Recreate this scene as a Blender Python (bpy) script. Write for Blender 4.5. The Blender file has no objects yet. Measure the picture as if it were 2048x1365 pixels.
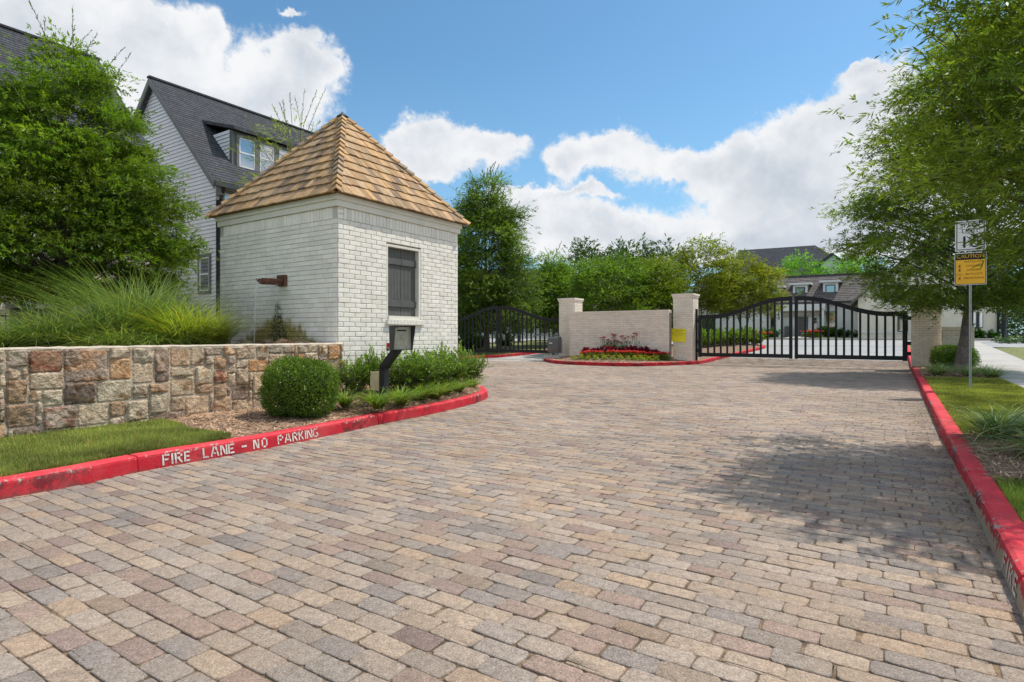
import bpy, bmesh, math, random
import numpy as np
from mathutils import Vector, Matrix, geometry
random.seed(7); rng = np.random.default_rng(11)
scene = bpy.context.scene
COL = scene.collection
PI = math.pi
EYE = 1.25; F = 1165.0
NU = math.hypot(766, 1165)
ux, uy = 766/NU, 1165/NU           # road direction (away from the camera)
vx, vy = -uy, ux                   # across the road, to the left
TH = math.atan2(uy, ux)
def UV(U, V): return (U*ux + V*vx, U*uy + V*vy)
def toU(x, y): return x*ux + y*uy
def toV(x, y): return x*vx + y*vy
def hU(U):
    if U < 26: return 0.0
    if U < 60:
        t = (U-26)/34
        return 1.18*(t*(1-t)*0.25 + t) if t < 1 else 1.18
    return 1.18
def H(x, y): return hU(toU(x, y))
def G(px, py, z=0.0):
    Y = F*(EYE-z)/(py-670.0); return ((px-1024)/F*Y, Y)
def R(px, Y): return ((px-1024)/F*Y, Y)
def ZY(py, Y): return EYE + (670-py)*Y/F

# ---------------------------------------------------------------- nodes
def nd(nt, typ, props=None, **inp):
    n = nt.nodes.new(typ)
    for k, v in (props or {}).items(): setattr(n, k, v)
    for k, v in inp.items():
        s = n.inputs[int(k[1:])] if (k[0] == '_' and k[1:].isdigit()) else n.inputs[k.replace('_', ' ')]
        if isinstance(v, bpy.types.NodeSocket): nt.links.new(v, s)
        else: s.default_value = v
    return n
def math_(nt, op, a, b=0.0, c=None, clamp=False):
    n = nt.nodes.new('ShaderNodeMath'); n.operation = op; n.use_clamp = clamp
    for i, v in enumerate((a, b) if c is None else (a, b, c)):
        if isinstance(v, bpy.types.NodeSocket): nt.links.new(v, n.inputs[i])
        else: n.inputs[i].default_value = v
    return n.outputs[0]
def mixc(nt, f, a, b, mode='MIX'):
    n = nt.nodes.new('ShaderNodeMix'); n.data_type = 'RGBA'; n.blend_type = mode
    for s, v in ((n.inputs[0], f), (n.inputs[6], a), (n.inputs[7], b)):
        if isinstance(v, bpy.types.NodeSocket): nt.links.new(v, s)
        elif isinstance(v, (int, float)): s.default_value = v
        else: s.default_value = (*v, 1)
    return n.outputs[2]
def ramp(nt, v, a, b, lo=0.0, hi=1.0):
    n = nt.nodes.new('ShaderNodeMapRange'); n.interpolation_type = 'SMOOTHSTEP'
    nt.links.new(v, n.inputs[0])
    for i, q in enumerate((a, b, lo, hi)): n.inputs[i+1].default_value = q
    return n.outputs[0]
def noise(nt, vec, scale, detail=4, rough=.55):
    n = nt.nodes.new('ShaderNodeTexNoise'); n.inputs['Scale'].default_value = scale
    n.inputs['Detail'].default_value = detail; n.inputs['Roughness'].default_value = rough
    nt.links.new(vec, n.inputs['Vector']); return n.outputs[0]
def newmat(name):
    m = bpy.data.materials.new(name); m.use_nodes = True; nt = m.node_tree
    for n in list(nt.nodes): nt.nodes.remove(n)
    out = nt.nodes.new('ShaderNodeOutputMaterial')
    return m, nt, out
def stdmat(name, base, var=.18, vs=2.5, fine=.12, fs=60., rough=.85, bump=.3, bs=50., dist=.006,
           attr=True, metal=0., spec=.3, trans=0., extra=None, obj=False, second=None):
    m, nt, out = newmat(name)
    if obj: P = nt.nodes.new('ShaderNodeTexCoord').outputs['Object']
    else: P = nt.nodes.new('ShaderNodeNewGeometry').outputs['Position']
    n1 = noise(nt, P, vs, 5); n2 = noise(nt, P, fs, 3)
    g = math_(nt, 'MULTIPLY', ramp(nt, n1, .25, .75, 1-var, 1+var), ramp(nt, n2, .3, .7, 1-fine, 1+fine))
    col = mixc(nt, 1.0, base, g, 'MULTIPLY')
    if second:
        col = mixc(nt, ramp(nt, noise(nt, P, second[1], 6, .65), second[2], second[3]), col, second[0])
    if attr:
        a = nt.nodes.new('ShaderNodeAttribute'); a.attribute_name = 'Col'
        col = mixc(nt, 1.0, col, a.outputs['Color'], 'MULTIPLY')
    if extra: col = extra(nt, P, col)
    p = nd(nt, 'ShaderNodeBsdfPrincipled', Roughness=rough, Metallic=metal)
    p.inputs['Specular IOR Level'].default_value = spec
    nt.links.new(col, p.inputs['Base Color'])
    if bump > 0:
        nb = noise(nt, P, bs, 5, .6)
        b = nd(nt, 'ShaderNodeBump', Strength=bump, Distance=dist, Height=nb)
        nt.links.new(b.outputs[0], p.inputs['Normal'])
    sh = p.outputs[0]
    if trans > 0:
        t = nd(nt, 'ShaderNodeBsdfTranslucent')
        c2 = mixc(nt, 1.0, col, (1.25, 1.35, .5), 'MULTIPLY'); nt.links.new(c2, t.inputs[0])
        mx = nd(nt, 'ShaderNodeMixShader', _0=trans, _1=sh, _2=t.outputs[0]); sh = mx.outputs[0]
    nt.links.new(sh, out.inputs[0])
    return m

# ---------------------------------------------------------------- objects
def link(o, parent=None):
    COL.objects.link(o)
    if parent is not None: o.parent = parent
    return o
def tag(o, label=None, cat=None, group=None, kind=None):
    if label: o['label'] = label
    if cat: o['category'] = cat
    if group: o['group'] = group
    if kind: o['kind'] = kind
    return o
def thing(name, label, cat, loc=(0, 0, 0), rz=0, group=None):
    o = bpy.data.objects.new(name, None); o.location = loc; o.rotation_euler = (0, 0, rz)
    o.empty_display_size = .2
    link(o); return tag(o, label, cat, group)
def amesh(name, V, Fc, mat, parent=None, col=None, smooth=False):
    V = np.asarray(V, dtype=np.float32).reshape(-1, 3); Fc = np.asarray(Fc, dtype=np.int32)
    me = bpy.data.meshes.new(name)
    m, k = Fc.shape
    me.vertices.add(len(V)); me.vertices.foreach_set('co', V.ravel())
    me.loops.add(m*k); me.loops.foreach_set('vertex_index', Fc.ravel())
    me.polygons.add(m); me.polygons.foreach_set('loop_start', np.arange(0, m*k, k, dtype=np.int32))
    me.polygons.foreach_set('loop_total', np.full(m, k, dtype=np.int32))
    if smooth: me.polygons.foreach_set('use_smooth', np.ones(m, dtype=bool))
    me.update(calc_edges=True)
    if col is None: col = np.ones((len(V), 3))
    c = np.ones((len(V), 4), dtype=np.float32); c[:, :3] = col
    a = me.color_attributes.new('Col', 'FLOAT_COLOR', 'POINT'); a.data.foreach_set('color', c.ravel())
    me.materials.append(mat)
    return link(bpy.data.objects.new(name, me), parent)

class MB:
    def __init__(s): s.V = []; s.F = []; s.C = []; s.sm = []
    def add(s, V, Fc, c=(1, 1, 1), smooth=False):
        b = len(s.V); s.V += [tuple(map(float, v)) for v in V]; s.C += [c]*len(V)
        s.F += [tuple(b+i for i in f) for f in Fc]; s.sm += [smooth]*len(Fc); return s
    def box(s, x0, x1, y0, y1, z0, z1, c=(1, 1, 1)):
        V = [(x, y, z) for z in (z0, z1) for y in (y0, y1) for x in (x0, x1)]
        return s.add(V, [(0, 2, 3, 1), (4, 5, 7, 6), (0, 1, 5, 4), (2, 6, 7, 3), (0, 4, 6, 2), (1, 3, 7, 5)], c)
    def quad(s, a, b, c_, d, c=(1, 1, 1)): return s.add([a, b, c_, d], [(0, 1, 2, 3)], c)
    def poly(s, pts, c=(1, 1, 1)): return s.add(pts, [tuple(range(len(pts)))], c)
    def prism(s, pts, off, c=(1, 1, 1)):
        n = len(pts); o = Vector(off); A = [Vector(p) for p in pts]; B = [p+o for p in A]
        Fc = [tuple(range(n-1, -1, -1)), tuple(range(n, 2*n))] + [(i, (i+1) % n, n+(i+1) % n, n+i) for i in range(n)]
        return s.add(A+B, Fc, c)
    def tube(s, pts, rad, n=8, c=(1, 1, 1), caps=True):
        pts = [Vector(tuple(map(float, p))) for p in pts]; m = len(pts)
        rad = [float(rad)]*m if not hasattr(rad, '__len__') else [float(q) for q in rad]
        V = []; up = Vector((0, 0, 1))
        for i, p in enumerate(pts):
            t = (pts[min(i+1, m-1)]-pts[max(i-1, 0)])
            if t.length < 1e-9: t = Vector((0, 0, 1))
            t.normalize(); a = up if abs(t.z) < .95 else Vector((1, 0, 0))
            e = t.cross(a).normalized(); f = t.cross(e).normalized()
            for k in range(n):
                w = 2*PI*k/n; V.append(p + rad[i]*(math.cos(w)*e + math.sin(w)*f))
        Fc = [(i*n+k, i*n+(k+1) % n, (i+1)*n+(k+1) % n, (i+1)*n+k) for i in range(m-1) for k in range(n)]
        s.add(V, Fc, c, True)
        if caps:
            b = len(s.V)-len(V); s.F += [tuple(b+k for k in range(n)), tuple(b+(m-1)*n+k for k in range(n-1, -1, -1))]; s.sm += [False]*2
        return s
    def bar(s, a, b, w, d, c=(1, 1, 1), side=None):
        a = Vector(a); b = Vector(b); t = (b-a).normalized()
        e = Vector(side).normalized() if side else t.cross(Vector((0, 0, 1)) if abs(t.z) < .9 else Vector((1, 0, 0))).normalized()
        f = t.cross(e).normalized(); e = e*w/2; f = f*d/2
        V = [a-e-f, a+e-f, a+e+f, a-e+f, b-e-f, b+e-f, b+e+f, b-e+f]
        return s.add(V, [(0, 3, 2, 1), (4, 5, 6, 7), (0, 1, 5, 4), (1, 2, 6, 5), (2, 3, 7, 6), (3, 0, 4, 7)], c)
    def build(s, name, mat, parent=None, bevel=0):
        me = bpy.data.meshes.new(name); me.from_pydata(s.V, [], s.F)
        a = me.color_attributes.new('Col', 'FLOAT_COLOR', 'POINT')
        c = np.ones((len(s.V), 4), dtype=np.float32); c[:, :3] = np.asarray(s.C, dtype=np.float32).reshape(-1, 3)
        a.data.foreach_set('color', c.ravel())
        me.polygons.foreach_set('use_smooth', np.asarray(s.sm, dtype=bool)); me.update()
        me.materials.append(mat)
        o = link(bpy.data.objects.new(name, me), parent)
        if bevel:
            md = o.modifiers.new('bevel', 'BEVEL'); md.width = bevel; md.segments = 2; md.limit_method = 'ANGLE'
        return o

def copy_tree(o, parent=None):
    c = o.copy(); COL.objects.link(c); c.parent = parent
    for ch in list(o.children): copy_tree(ch, c)
    return c
def place(proto, used, loc, rz=0, sc=1.0, label=None, group=None):
    """first call moves the prototype itself, later ones a copy of it and its parts"""
    o = proto if not used[0] else copy_tree(proto)
    used[0] = True
    o.location = loc; o.rotation_euler = (0, 0, rz)
    o.scale = (sc, sc, sc) if not hasattr(sc, '__len__') else sc
    if label: o['label'] = label
    if group: o['group'] = group
    return o

def catmull(P, per=12, closed=False):
    P = [np.array(p, float) for p in P]; n = len(P); out = []
    rngi = range(n if closed else n-1)
    for i in rngi:
        p0, p1, p2, p3 = (P[(i-1) % n] if closed or i > 0 else 2*P[0]-P[1]), P[i], P[(i+1) % n], (P[(i+2) % n] if closed or i+2 < n else 2*P[n-1]-P[n-2])
        for k in range(per):
            t = k/per
            out.append(.5*((2*p1)+(-p0+p2)*t+(2*p0-5*p1+4*p2-p3)*t*t+(-p0+3*p1-3*p2+p3)*t**3))
    if not closed: out.append(P[-1])
    return np.array(out)
def arclen(P):
    d = np.hypot(*(P[1:]-P[:-1]).T); return np.concatenate([[0], np.cumsum(d)])
def inside(poly, X, Y):
    poly = np.asarray(poly); c = np.zeros(len(X), bool); n = len(poly); j = n-1
    for i in range(n):
        xi, yi = poly[i]; xj, yj = poly[j]
        if yi != yj:
            m = ((yi > Y) != (yj > Y)) & (X < (xj-xi)*(Y-yi)/(yj-yi)+xi); c ^= m
        j = i
    return c
def dist_poly(P, X, Y):
    D = np.full(len(X), 1e9)
    for a, b in zip(P[:-1], P[1:]):
        d = b-a; L = max(d @ d, 1e-9)
        t = np.clip(((X-a[0])*d[0]+(Y-a[1])*d[1])/L, 0, 1)
        D = np.minimum(D, np.hypot(X-a[0]-t*d[0], Y-a[1]-t*d[1]))
    return D
def fill(name, poly, zf, mat, step=.25, parent=None, smooth=True):
    """a ground sheet filling a polygon, heights from zf(X, Y)"""
    poly = np.asarray(poly, float)
    x0, y0 = poly.min(0); x1, y1 = poly.max(0)
    gx, gy = np.meshgrid(np.arange(x0, x1, step), np.arange(y0, y1, step)); gx = gx.ravel(); gy = gy.ravel()
    m = inside(poly, gx, gy) & (dist_poly(np.vstack([poly, poly[:1]]), gx, gy) > step*.35)
    pts = [Vector(p) for p in poly] + [Vector((a, b)) for a, b in zip(gx[m], gy[m])]
    n = len(poly)
    r = geometry.delaunay_2d_cdt(pts, [(i, (i+1) % n) for i in range(n)], [], 1, 1e-5)
    vs = np.array([(v.x, v.y) for v in r[0]]); z = zf(vs[:, 0], vs[:, 1])
    tris = []
    for f in r[2]:
        a, b, c = [vs[i] for i in f[:3]]
        cr = (b[0]-a[0])*(c[1]-a[1])-(b[1]-a[1])*(c[0]-a[0])
        tris.append(tuple(f) if cr > 0 else tuple(reversed(f)))
    return amesh(name, np.column_stack([vs, z]), np.array(tris), mat, parent, smooth=smooth)
def text_geo(s, size=1.0, align='CENTER'):
    cu = bpy.data.curves.new('t', 'FONT'); cu.body = s; cu.size = size; cu.align_x = align; cu.align_y = 'CENTER'; cu.resolution_u = 2
    o = bpy.data.objects.new('t', cu); COL.objects.link(o)
    dg = bpy.context.evaluated_depsgraph_get(); dg.update()
    me = bpy.data.meshes.new_from_object(o.evaluated_get(dg))
    V = [tuple(v.co) for v in me.vertices]; Fc = [tuple(p.vertices) for p in me.polygons]
    bpy.data.objects.remove(o); bpy.data.curves.remove(cu); bpy.data.meshes.remove(me)
    return V, Fc
def add_text(mb, s, size, O, ex, ez, c=(1, 1, 1), sx=1.0, align='CENTER'):
    V, Fc = text_geo(s, size, align); O = Vector(O); ex = Vector(ex); ez = Vector(ez)
    mb.add([O+ex*v[0]*sx+ez*v[1] for v in V], Fc, c)

# ---------------------------------------------------------------- plants
def norm(a): return a/np.maximum(np.linalg.norm(a, axis=-1, keepdims=True), 1e-9)
def leaf_quads(P, D, N, L, W):
    """P base points, D unit directions, N rough normals -> kite leaves slightly folded"""
    D = norm(D); S = norm(np.cross(D, N)); N2 = np.cross(S, D)
    L = L[:, None]; W = W[:, None]
    V = np.stack([P, P+D*L*.45+S*W*.5+N2*W*.15, P+D*L, P+D*L*.45-S*W*.5+N2*W*.15], 1).reshape(-1, 3)
    Fc = np.arange(len(P)*4).reshape(-1, 4)
    return V, Fc
def twigs_to_leaves(S, D, TL, k, L, W, spread=.8, droop=.15, colr=None, r=rng):
    """k leaves along every twig"""
    n = len(S); t = np.tile(np.linspace(.15, 1, k), n)
    Si = np.repeat(S, k, 0); Di = np.repeat(D, k, 0); TLi = np.repeat(TL, k)
    side = norm(np.cross(Di, [0, 0, 1.]) + 1e-6); a = r.uniform(0, 2*PI, n*k)
    up = np.cross(side, Di)
    rad = side*np.cos(a)[:, None]+up*np.sin(a)[:, None]
    P = Si+Di*(t*TLi)[:, None]; P[:, 2] -= droop*(t**2)*TLi
    sp = (spread*r.uniform(.5, 1.3, n*k)*(1.1-.6*t))[:, None]
    LD = norm(Di+rad*sp); LD[:, 2] -= .12
    N = norm(np.array([0, 0, 1.])+r.normal(0, .55, (n*k, 3)))
    V, Fc = leaf_quads(P, LD, N, L*r.uniform(.6, 1.2, n*k), W*r.uniform(.7, 1.2, n*k))
    if colr is not None:
        c = np.repeat(colr, k, 0)*r.uniform(.78, 1.25, (n*k, 1)); c = np.repeat(c, 4, 0)
    else: c = None
    return V, Fc, c
def make_tree(name, label, base, prof, n_spray, n_tw, k, L, W, mats, trunk_r=.1, group=None, spray_r=.45,
              twl=.3, whips=0, seed=1, tint=(1, 1, 1), lean=(0, 0), stems=1, trunk_top=.8, flat=.4, outer=.36, limbs=True, cat='tree', up=.25, whip_len=1.0, avoid=None, blossoms=0, bmat=None, limb_p=.45, spread=.8):
    r = np.random.default_rng(seed); tm, lm = mats
    o = thing(name, label, cat, base, 0, group)
    zs = np.array([p[0] for p in prof]); rs = np.array([p[1] for p in prof])
    zt = zs[-1]
    def radius(z): return np.interp(z, zs, rs)
    # spray centres
    zz = []; 
    while len(zz) < n_spray:
        z = r.uniform(zs[0], zs[-1])
        if r.uniform() < (radius(z)/rs.max())**1.3+.03: zz.append(z)
    zz = np.array(zz); a = r.uniform(0, 2*PI, n_spray)
    lump = 1+.16*np.sin(3*a+zz*1.7+seed)+.10*np.sin(5*a-zz*2.9)
    rho = radius(zz)*r.uniform(0, 1, n_spray)**outer*lump
    C = np.column_stack([rho*np.cos(a)+lean[0]*zz/zt, rho*np.sin(a)+lean[1]*zz/zt, zz])
    # trunk and limbs
    tb = MB()
    trunks = []
    for s in range(stems):
        if stems == 1: dx = dy = 0
        else: dx, dy = .55*rs.max()*math.cos(2*PI*s/stems+seed), .55*rs.max()*math.sin(2*PI*s/stems+seed)
        pts = []; rad = []
        top = zt*trunk_top
        for i in range(9):
            t = i/8; q = t**1.3
            pts.append((dx*q+lean[0]*t+.04*math.sin(3*t+s+seed), dy*q+lean[1]*t+.05*math.sin(4*t+seed), top*t-.05*(i == 0)))
            rad.append(trunk_r*(1-.85*t)*(1.35 if i == 0 else 1))
        tb.tube(pts, rad, 10 if stems == 1 else 6, c=(1, 1, 1)); trunks.append(np.array(pts))
    if limbs:
        for i in range(n_spray):
            if r.uniform() > limb_p: continue
            T = trunks[i % stems]; c = C[i]
            zl = max(zs[0]*.9, c[2]-.55*math.hypot(c[0], c[1])-.1)
            j = np.interp(zl, T[:, 2], np.arange(len(T))); b = np.array([np.interp(j, np.arange(len(T)), T[:, q]) for q in range(3)])
            mid = (b+c)/2+np.array([0, 0, .06*rho[i]])
            r0 = min(trunk_r*.26, .008+.008*rho[i])
            tb.tube([tuple(b), tuple(mid), tuple(c)], [r0, r0*.7, r0*.3], 4, caps=False)
    tb.build('trunk', tm, o)
    # twigs
    ns = C.shape[0]
    off = r.normal(0, 1, (ns, n_tw, 3))*np.array([spray_r, spray_r, spray_r*flat])
    S = (C[:, None, :]+off).reshape(-1, 3)
    outd = np.column_stack([S[:, 0], S[:, 1], np.zeros(len(S))]); outd = norm(outd+1e-6)
    D = norm(outd*.9+r.normal(0, .55, (len(S), 3))*np.array([1, 1, .6])+np.array([0, 0, up]))
    base_c = np.repeat(r.uniform(.55, 1.4, (ns, 1)), n_tw, 0)
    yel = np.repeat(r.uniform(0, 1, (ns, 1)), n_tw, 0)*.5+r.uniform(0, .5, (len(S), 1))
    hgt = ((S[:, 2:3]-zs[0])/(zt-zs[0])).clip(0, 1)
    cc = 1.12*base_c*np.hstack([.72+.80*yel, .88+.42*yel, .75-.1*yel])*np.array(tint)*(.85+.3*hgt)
    TL = twl*r.uniform(.5, 1.3, len(S))
    if avoid is not None:
        kp = ~avoid(S+np.array(base)); S, D, TL, cc = S[kp], D[kp], TL[kp], cc[kp]
    V, Fc, c = twigs_to_leaves(S, D, TL, k, L, W, spread=spread, colr=cc, r=r)
    Vs = [V]; Fs = [Fc]; Cs = [c]
    if whips:
        zz = r.uniform(zs[0]+.3*(zt-zs[0]), zt, whips); a = r.uniform(0, 2*PI, whips)
        rr = radius(zz)*.75; S = np.column_stack([rr*np.cos(a)+lean[0], rr*np.sin(a)+lean[1], zz])
        D = norm(np.column_stack([np.cos(a)*.45, np.sin(a)*.45, .35+.8*((zz-zs[0])/(zt-zs[0]))])+r.normal(0, .2, (whips, 3)))
        TL = whip_len*r.uniform(.5, 1.2, whips)
        if avoid is not None:
            kp = ~(avoid(S+np.array(base)) | avoid(S+D*TL[:, None]+np.array(base))); S, D, TL = S[kp], D[kp], TL[kp]; 
        V, Fc, c = twigs_to_leaves(S, D, TL, int(16*whip_len)+8, L*.85, W*.85, spread=.7, droop=.12, colr=np.tile(np.array([[.95, 1.0, .7]])*np.array(tint), (len(S), 1)), r=r)
        Vs.append(V); Fs.append(Fc+len(Vs[0])); Cs.append(c)
        wb = MB()
        for p, d, l in zip(S, D, TL):
            q = p+d*l; q[2] -= .12*l; wb.tube([tuple(p-d*.3), tuple((p+q)/2+np.array([0, 0, .03*l])), tuple(q)], [.009, .005, .002], 3, caps=False)
        wb.build('twigs', tm, o)
    amesh('crown', np.vstack(Vs), np.vstack(Fs), lm, o, np.vstack(Cs).clip(0, 3))
    if blossoms:
        i = r.choice(len(C), blossoms); P = np.repeat(C[i]+norm(C[i]*np.array([1, 1, .2]))*.25, 60, 0)+r.normal(0, .09, (blossoms*60, 3))
        V, Fc = leaf_quads(P, r.normal(0, 1, P.shape), r.normal(0, 1, P.shape), np.full(len(P), .05), np.full(len(P), .045))
        amesh('blossoms', V, Fc, bmat, o)
    return o
def blades(n, h, w, spread, lean, curl, r, segs=5, c0=(1, 1, 1), vary=.25, base_r=.1, up=.0):
    """arching ribbons from one clump"""
    a = r.uniform(0, 2*PI, n); b = base_r*np.sqrt(r.uniform(0, 1, n)); a2 = r.uniform(0, 2*PI, n)
    P = np.column_stack([b*np.cos(a2), b*np.sin(a2), np.zeros(n)])
    D = np.column_stack([np.cos(a), np.sin(a), np.zeros(n)])
    hh = h*r.uniform(.55, 1.1, n); le = lean*r.uniform(.1, 1.3, n); cu = curl*r.uniform(.3, 1.3, n)
    S = np.column_stack([-np.sin(a+.4), np.cos(a+.4), np.zeros(n)])
    rows = []
    for i in range(segs+1):
        t = i/segs
        fwd = (le*t+cu*t*t)*hh; z = hh*(t*np.sqrt(np.clip(1-(.5*le)**2, .15, 1))-.55*cu*t*t*t+up*t)
        p = P+D*fwd[:, None]; p[:, 2] += z
        ww = (w*(1-t**1.6)*.5+.0006)
        rows.append(p-S*ww); rows.append(p+S*ww)
    V = np.stack(rows, 1).reshape(-1, 3); m = 2*(segs+1)
    base = (np.arange(n)*m)[:, None, None]
    q = np.array([[2*i, 2*i+1, 2*i+3, 2*i+2] for i in range(segs)])[None]
    Fc = (base+q).reshape(-1, 4)
    t = np.repeat(np.linspace(0, 1, segs+1), 2)[None, :, None]
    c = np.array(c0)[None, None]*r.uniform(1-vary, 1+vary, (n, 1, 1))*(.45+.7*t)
    c = c*np.where(r.uniform(0, 1, (n, 1, 1)) < .12, np.array([1.8, 1.3, .8]), np.array([1, 1, 1.]))
    return V, Fc, c.reshape(-1, 3)
def ball_leaves(rx, ry, rz, n, L, r, c0=(1, 1, 1), power=2.4, zc=0.0, shell=.12):
    """clipped shrub: small leaves over a rounded block"""
    d = norm(r.normal(0, 1, (n, 3)))
    rad = 1/((np.abs(d)**power).sum(1))**(1/power)
    lum = 1+.05*np.sin(4*d[:, 0]+3*d[:, 2]+1)+.04*np.sin(9*d[:, 1]-4*d[:, 2])+.045*np.sin(17*d[:, 0]+13*d[:, 1])*np.sin(11*d[:, 2])+np.where(r.uniform(0, 1, n) < .02, r.uniform(0, .10, n), 0)
    q = r.uniform(1-shell*2, 1.0, n)**.7
    P = d*(rad*lum*q)[:, None]*np.array([rx, ry, rz]); P[:, 2] += zc
    D = norm(d+r.normal(0, .8, (n, 3))+np.array([0, 0, .4])); N = norm(d+r.normal(0, .6, (n, 3)))
    V, Fc = leaf_quads(P, D, N, L*r.uniform(.7, 1.3, n), L*.55*r.uniform(.7, 1.3, n))
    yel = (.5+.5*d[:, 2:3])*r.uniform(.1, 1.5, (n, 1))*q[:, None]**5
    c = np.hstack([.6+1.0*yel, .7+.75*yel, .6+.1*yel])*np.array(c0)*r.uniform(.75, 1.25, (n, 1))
    return V, Fc, np.repeat(c, 4, 0)

# ---------------------------------------------------------------- bricks
def brick_face(mb, O, e, n, L, z0, z1, ch=.081, bl=.245, holes=(), th=.012, seed=0, j=.008, vary=.07, soldier=False, jit=.0018):
    r = random.Random(seed); O = Vector(O); e = Vector(e); n = Vector(n)
    def brick(s0, s1, a, b):
        if s1-s0 < .03 or b-a < .02: return
        g = j/2; d = th+r.uniform(-jit, jit)*1.4; c = .006
        q = [r.uniform(-jit, jit) for _ in range(8)]
        s0 += g; s1 -= g; a += g; b -= g; v = 1+r.uniform(-vary, vary); col = (v, v*r.uniform(.985, 1.0), v*r.uniform(.96, 1.0))
        P = lambda s, z, dd: O+e*s+Vector((0, 0, z))+n*dd
        V = [P(s0, a, 0), P(s1, a, 0), P(s1, b, 0), P(s0, b, 0),
             P(s0+q[0], a+q[1], d-c), P(s1+q[2], a+q[3], d-c), P(s1+q[4], b+q[5], d-c), P(s0+q[6], b+q[7], d-c),
             P(s0+c+q[0], a+c+q[1], d), P(s1-c+q[2], a+c+q[3], d), P(s1-c+q[4], b-c+q[5], d), P(s0+c+q[6], b-c+q[7], d)]
        Fc = [(8, 9, 10, 11)]
        for k in (0, 4):
            for i in range(4): Fc.append((k+i, k+(i+1) % 4, k+4+(i+1) % 4, k+4+i))
        mb.add(V, Fc, col)
    if soldier:
        s = 0
        while s < L-.01: brick(s, min(L, s+ch), z0, z1); s += ch
        return
    i = 0; z = z0
    while z < z1-.02:
        zz = min(z+ch, z1); s = -bl*(.5 if i % 2 else 0)+r.uniform(-.01, .01)
        while s < L:
            a, b = max(0, s), min(L, s+bl); segs = [(a, b)]
            for (h0, h1, g0, g1) in holes:
                if z+.01 < g1 and zz-.01 > g0:
                    ns = []
                    for (p, q) in segs:
                        if q <= h0 or p >= h1: ns.append((p, q)); continue
                        if p < h0: ns.append((p, h0))
                        if q > h1: ns.append((h1, q))
                    segs = ns
            for (p, q) in segs: brick(p, q, z, zz)
            s += bl
        z = zz; i += 1
# ================================================================ camera, sky, sun
cam = bpy.data.cameras.new('camera'); co = bpy.data.objects.new('camera', cam); link(co)
co.location = (0, 0, EYE); co.rotation_euler = (PI/2, 0, 0)
cam.sensor_width = 36; cam.lens = F/2048*36; cam.shift_y = -12.5/2048; cam.clip_end = 2000; cam.clip_start = .05
scene.camera = co
scene.view_settings.view_transform = 'Standard'; scene.view_settings.look = 'None'; scene.view_settings.exposure = 0
SUN = Vector((.55, .22, 1.0)).normalized()
el = math.asin(SUN.z); az = math.atan2(SUN.x, SUN.y)
sl = bpy.data.lights.new('sun', 'SUN'); sl.energy = 4.2; sl.angle = math.radians(.6); sl.color = (1.0, .945, .86)
so = bpy.data.objects.new('sun', sl); so.rotation_euler = (PI/2-el, 0, -az+PI); link(so)
so.rotation_euler = SUN.to_track_quat('Z', 'Y').to_euler()
so.location = (20, 5, 40)

w = bpy.data.worlds.new('World'); scene.world = w; w.use_nodes = True; nt = w.node_tree
for n in list(nt.nodes): nt.nodes.remove(n)
SK = .12
sky = nd(nt, 'ShaderNodeTexSky', dict(sky_type='NISHITA', sun_disc=False, sun_elevation=el, sun_rotation=az, altitude=100, air_density=1.0, dust_density=.6, ozone_density=2.0))
tc = nt.nodes.new('ShaderNodeTexCoord').outputs['Generated']
sep = nd(nt, 'ShaderNodeSeparateXYZ', _0=tc); X, Y, Z = sep.outputs
azn = math_(nt, 'ARCTAN2', X, Y)
hyp = math_(nt, 'SQRT', math_(nt, 'ADD', math_(nt, 'MULTIPLY', X, X), math_(nt, 'MULTIPLY', Y, Y)))
tel = math_(nt, 'DIVIDE', Z, math_(nt, 'MAXIMUM', hyp, .02))
vec = nd(nt, 'ShaderNodeCombineXYZ', _0=azn, _1=tel).outputs[0]
def vmath(op, a, b):
    n = nt.nodes.new('ShaderNodeVectorMath'); n.operation = op
    for i, q in enumerate((a, b)):
        if isinstance(q, bpy.types.NodeSocket): nt.links.new(q, n.inputs[i])
        else: n.inputs[i].default_value = q
    return n
nz = nt.nodes.new('ShaderNodeTexNoise'); nt.links.new(tc, nz.inputs['Vector']); nz.inputs['Scale'].default_value = 7; nz.inputs['Detail'].default_value = 6; nz.inputs['Roughness'].default_value = .6
wv = vmath('MULTIPLY', vmath('SUBTRACT', nz.outputs['Color'], (.5, .5, .5)).outputs[0], (.13, .13, 0)).outputs[0]
nz2 = nt.nodes.new('ShaderNodeTexNoise'); nt.links.new(tc, nz2.inputs['Vector']); nz2.inputs['Scale'].default_value = 26; nz2.inputs['Detail'].default_value = 7; nz2.inputs['Roughness'].default_value = .62
wv2 = vmath('MULTIPLY', vmath('SUBTRACT', nz2.outputs['Color'], (.5, .5, .5)).outputs[0], (.05, .05, 0)).outputs[0]
vw = vmath('ADD', vmath('ADD', vec, wv).outputs[0], wv2).outputs[0]
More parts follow.
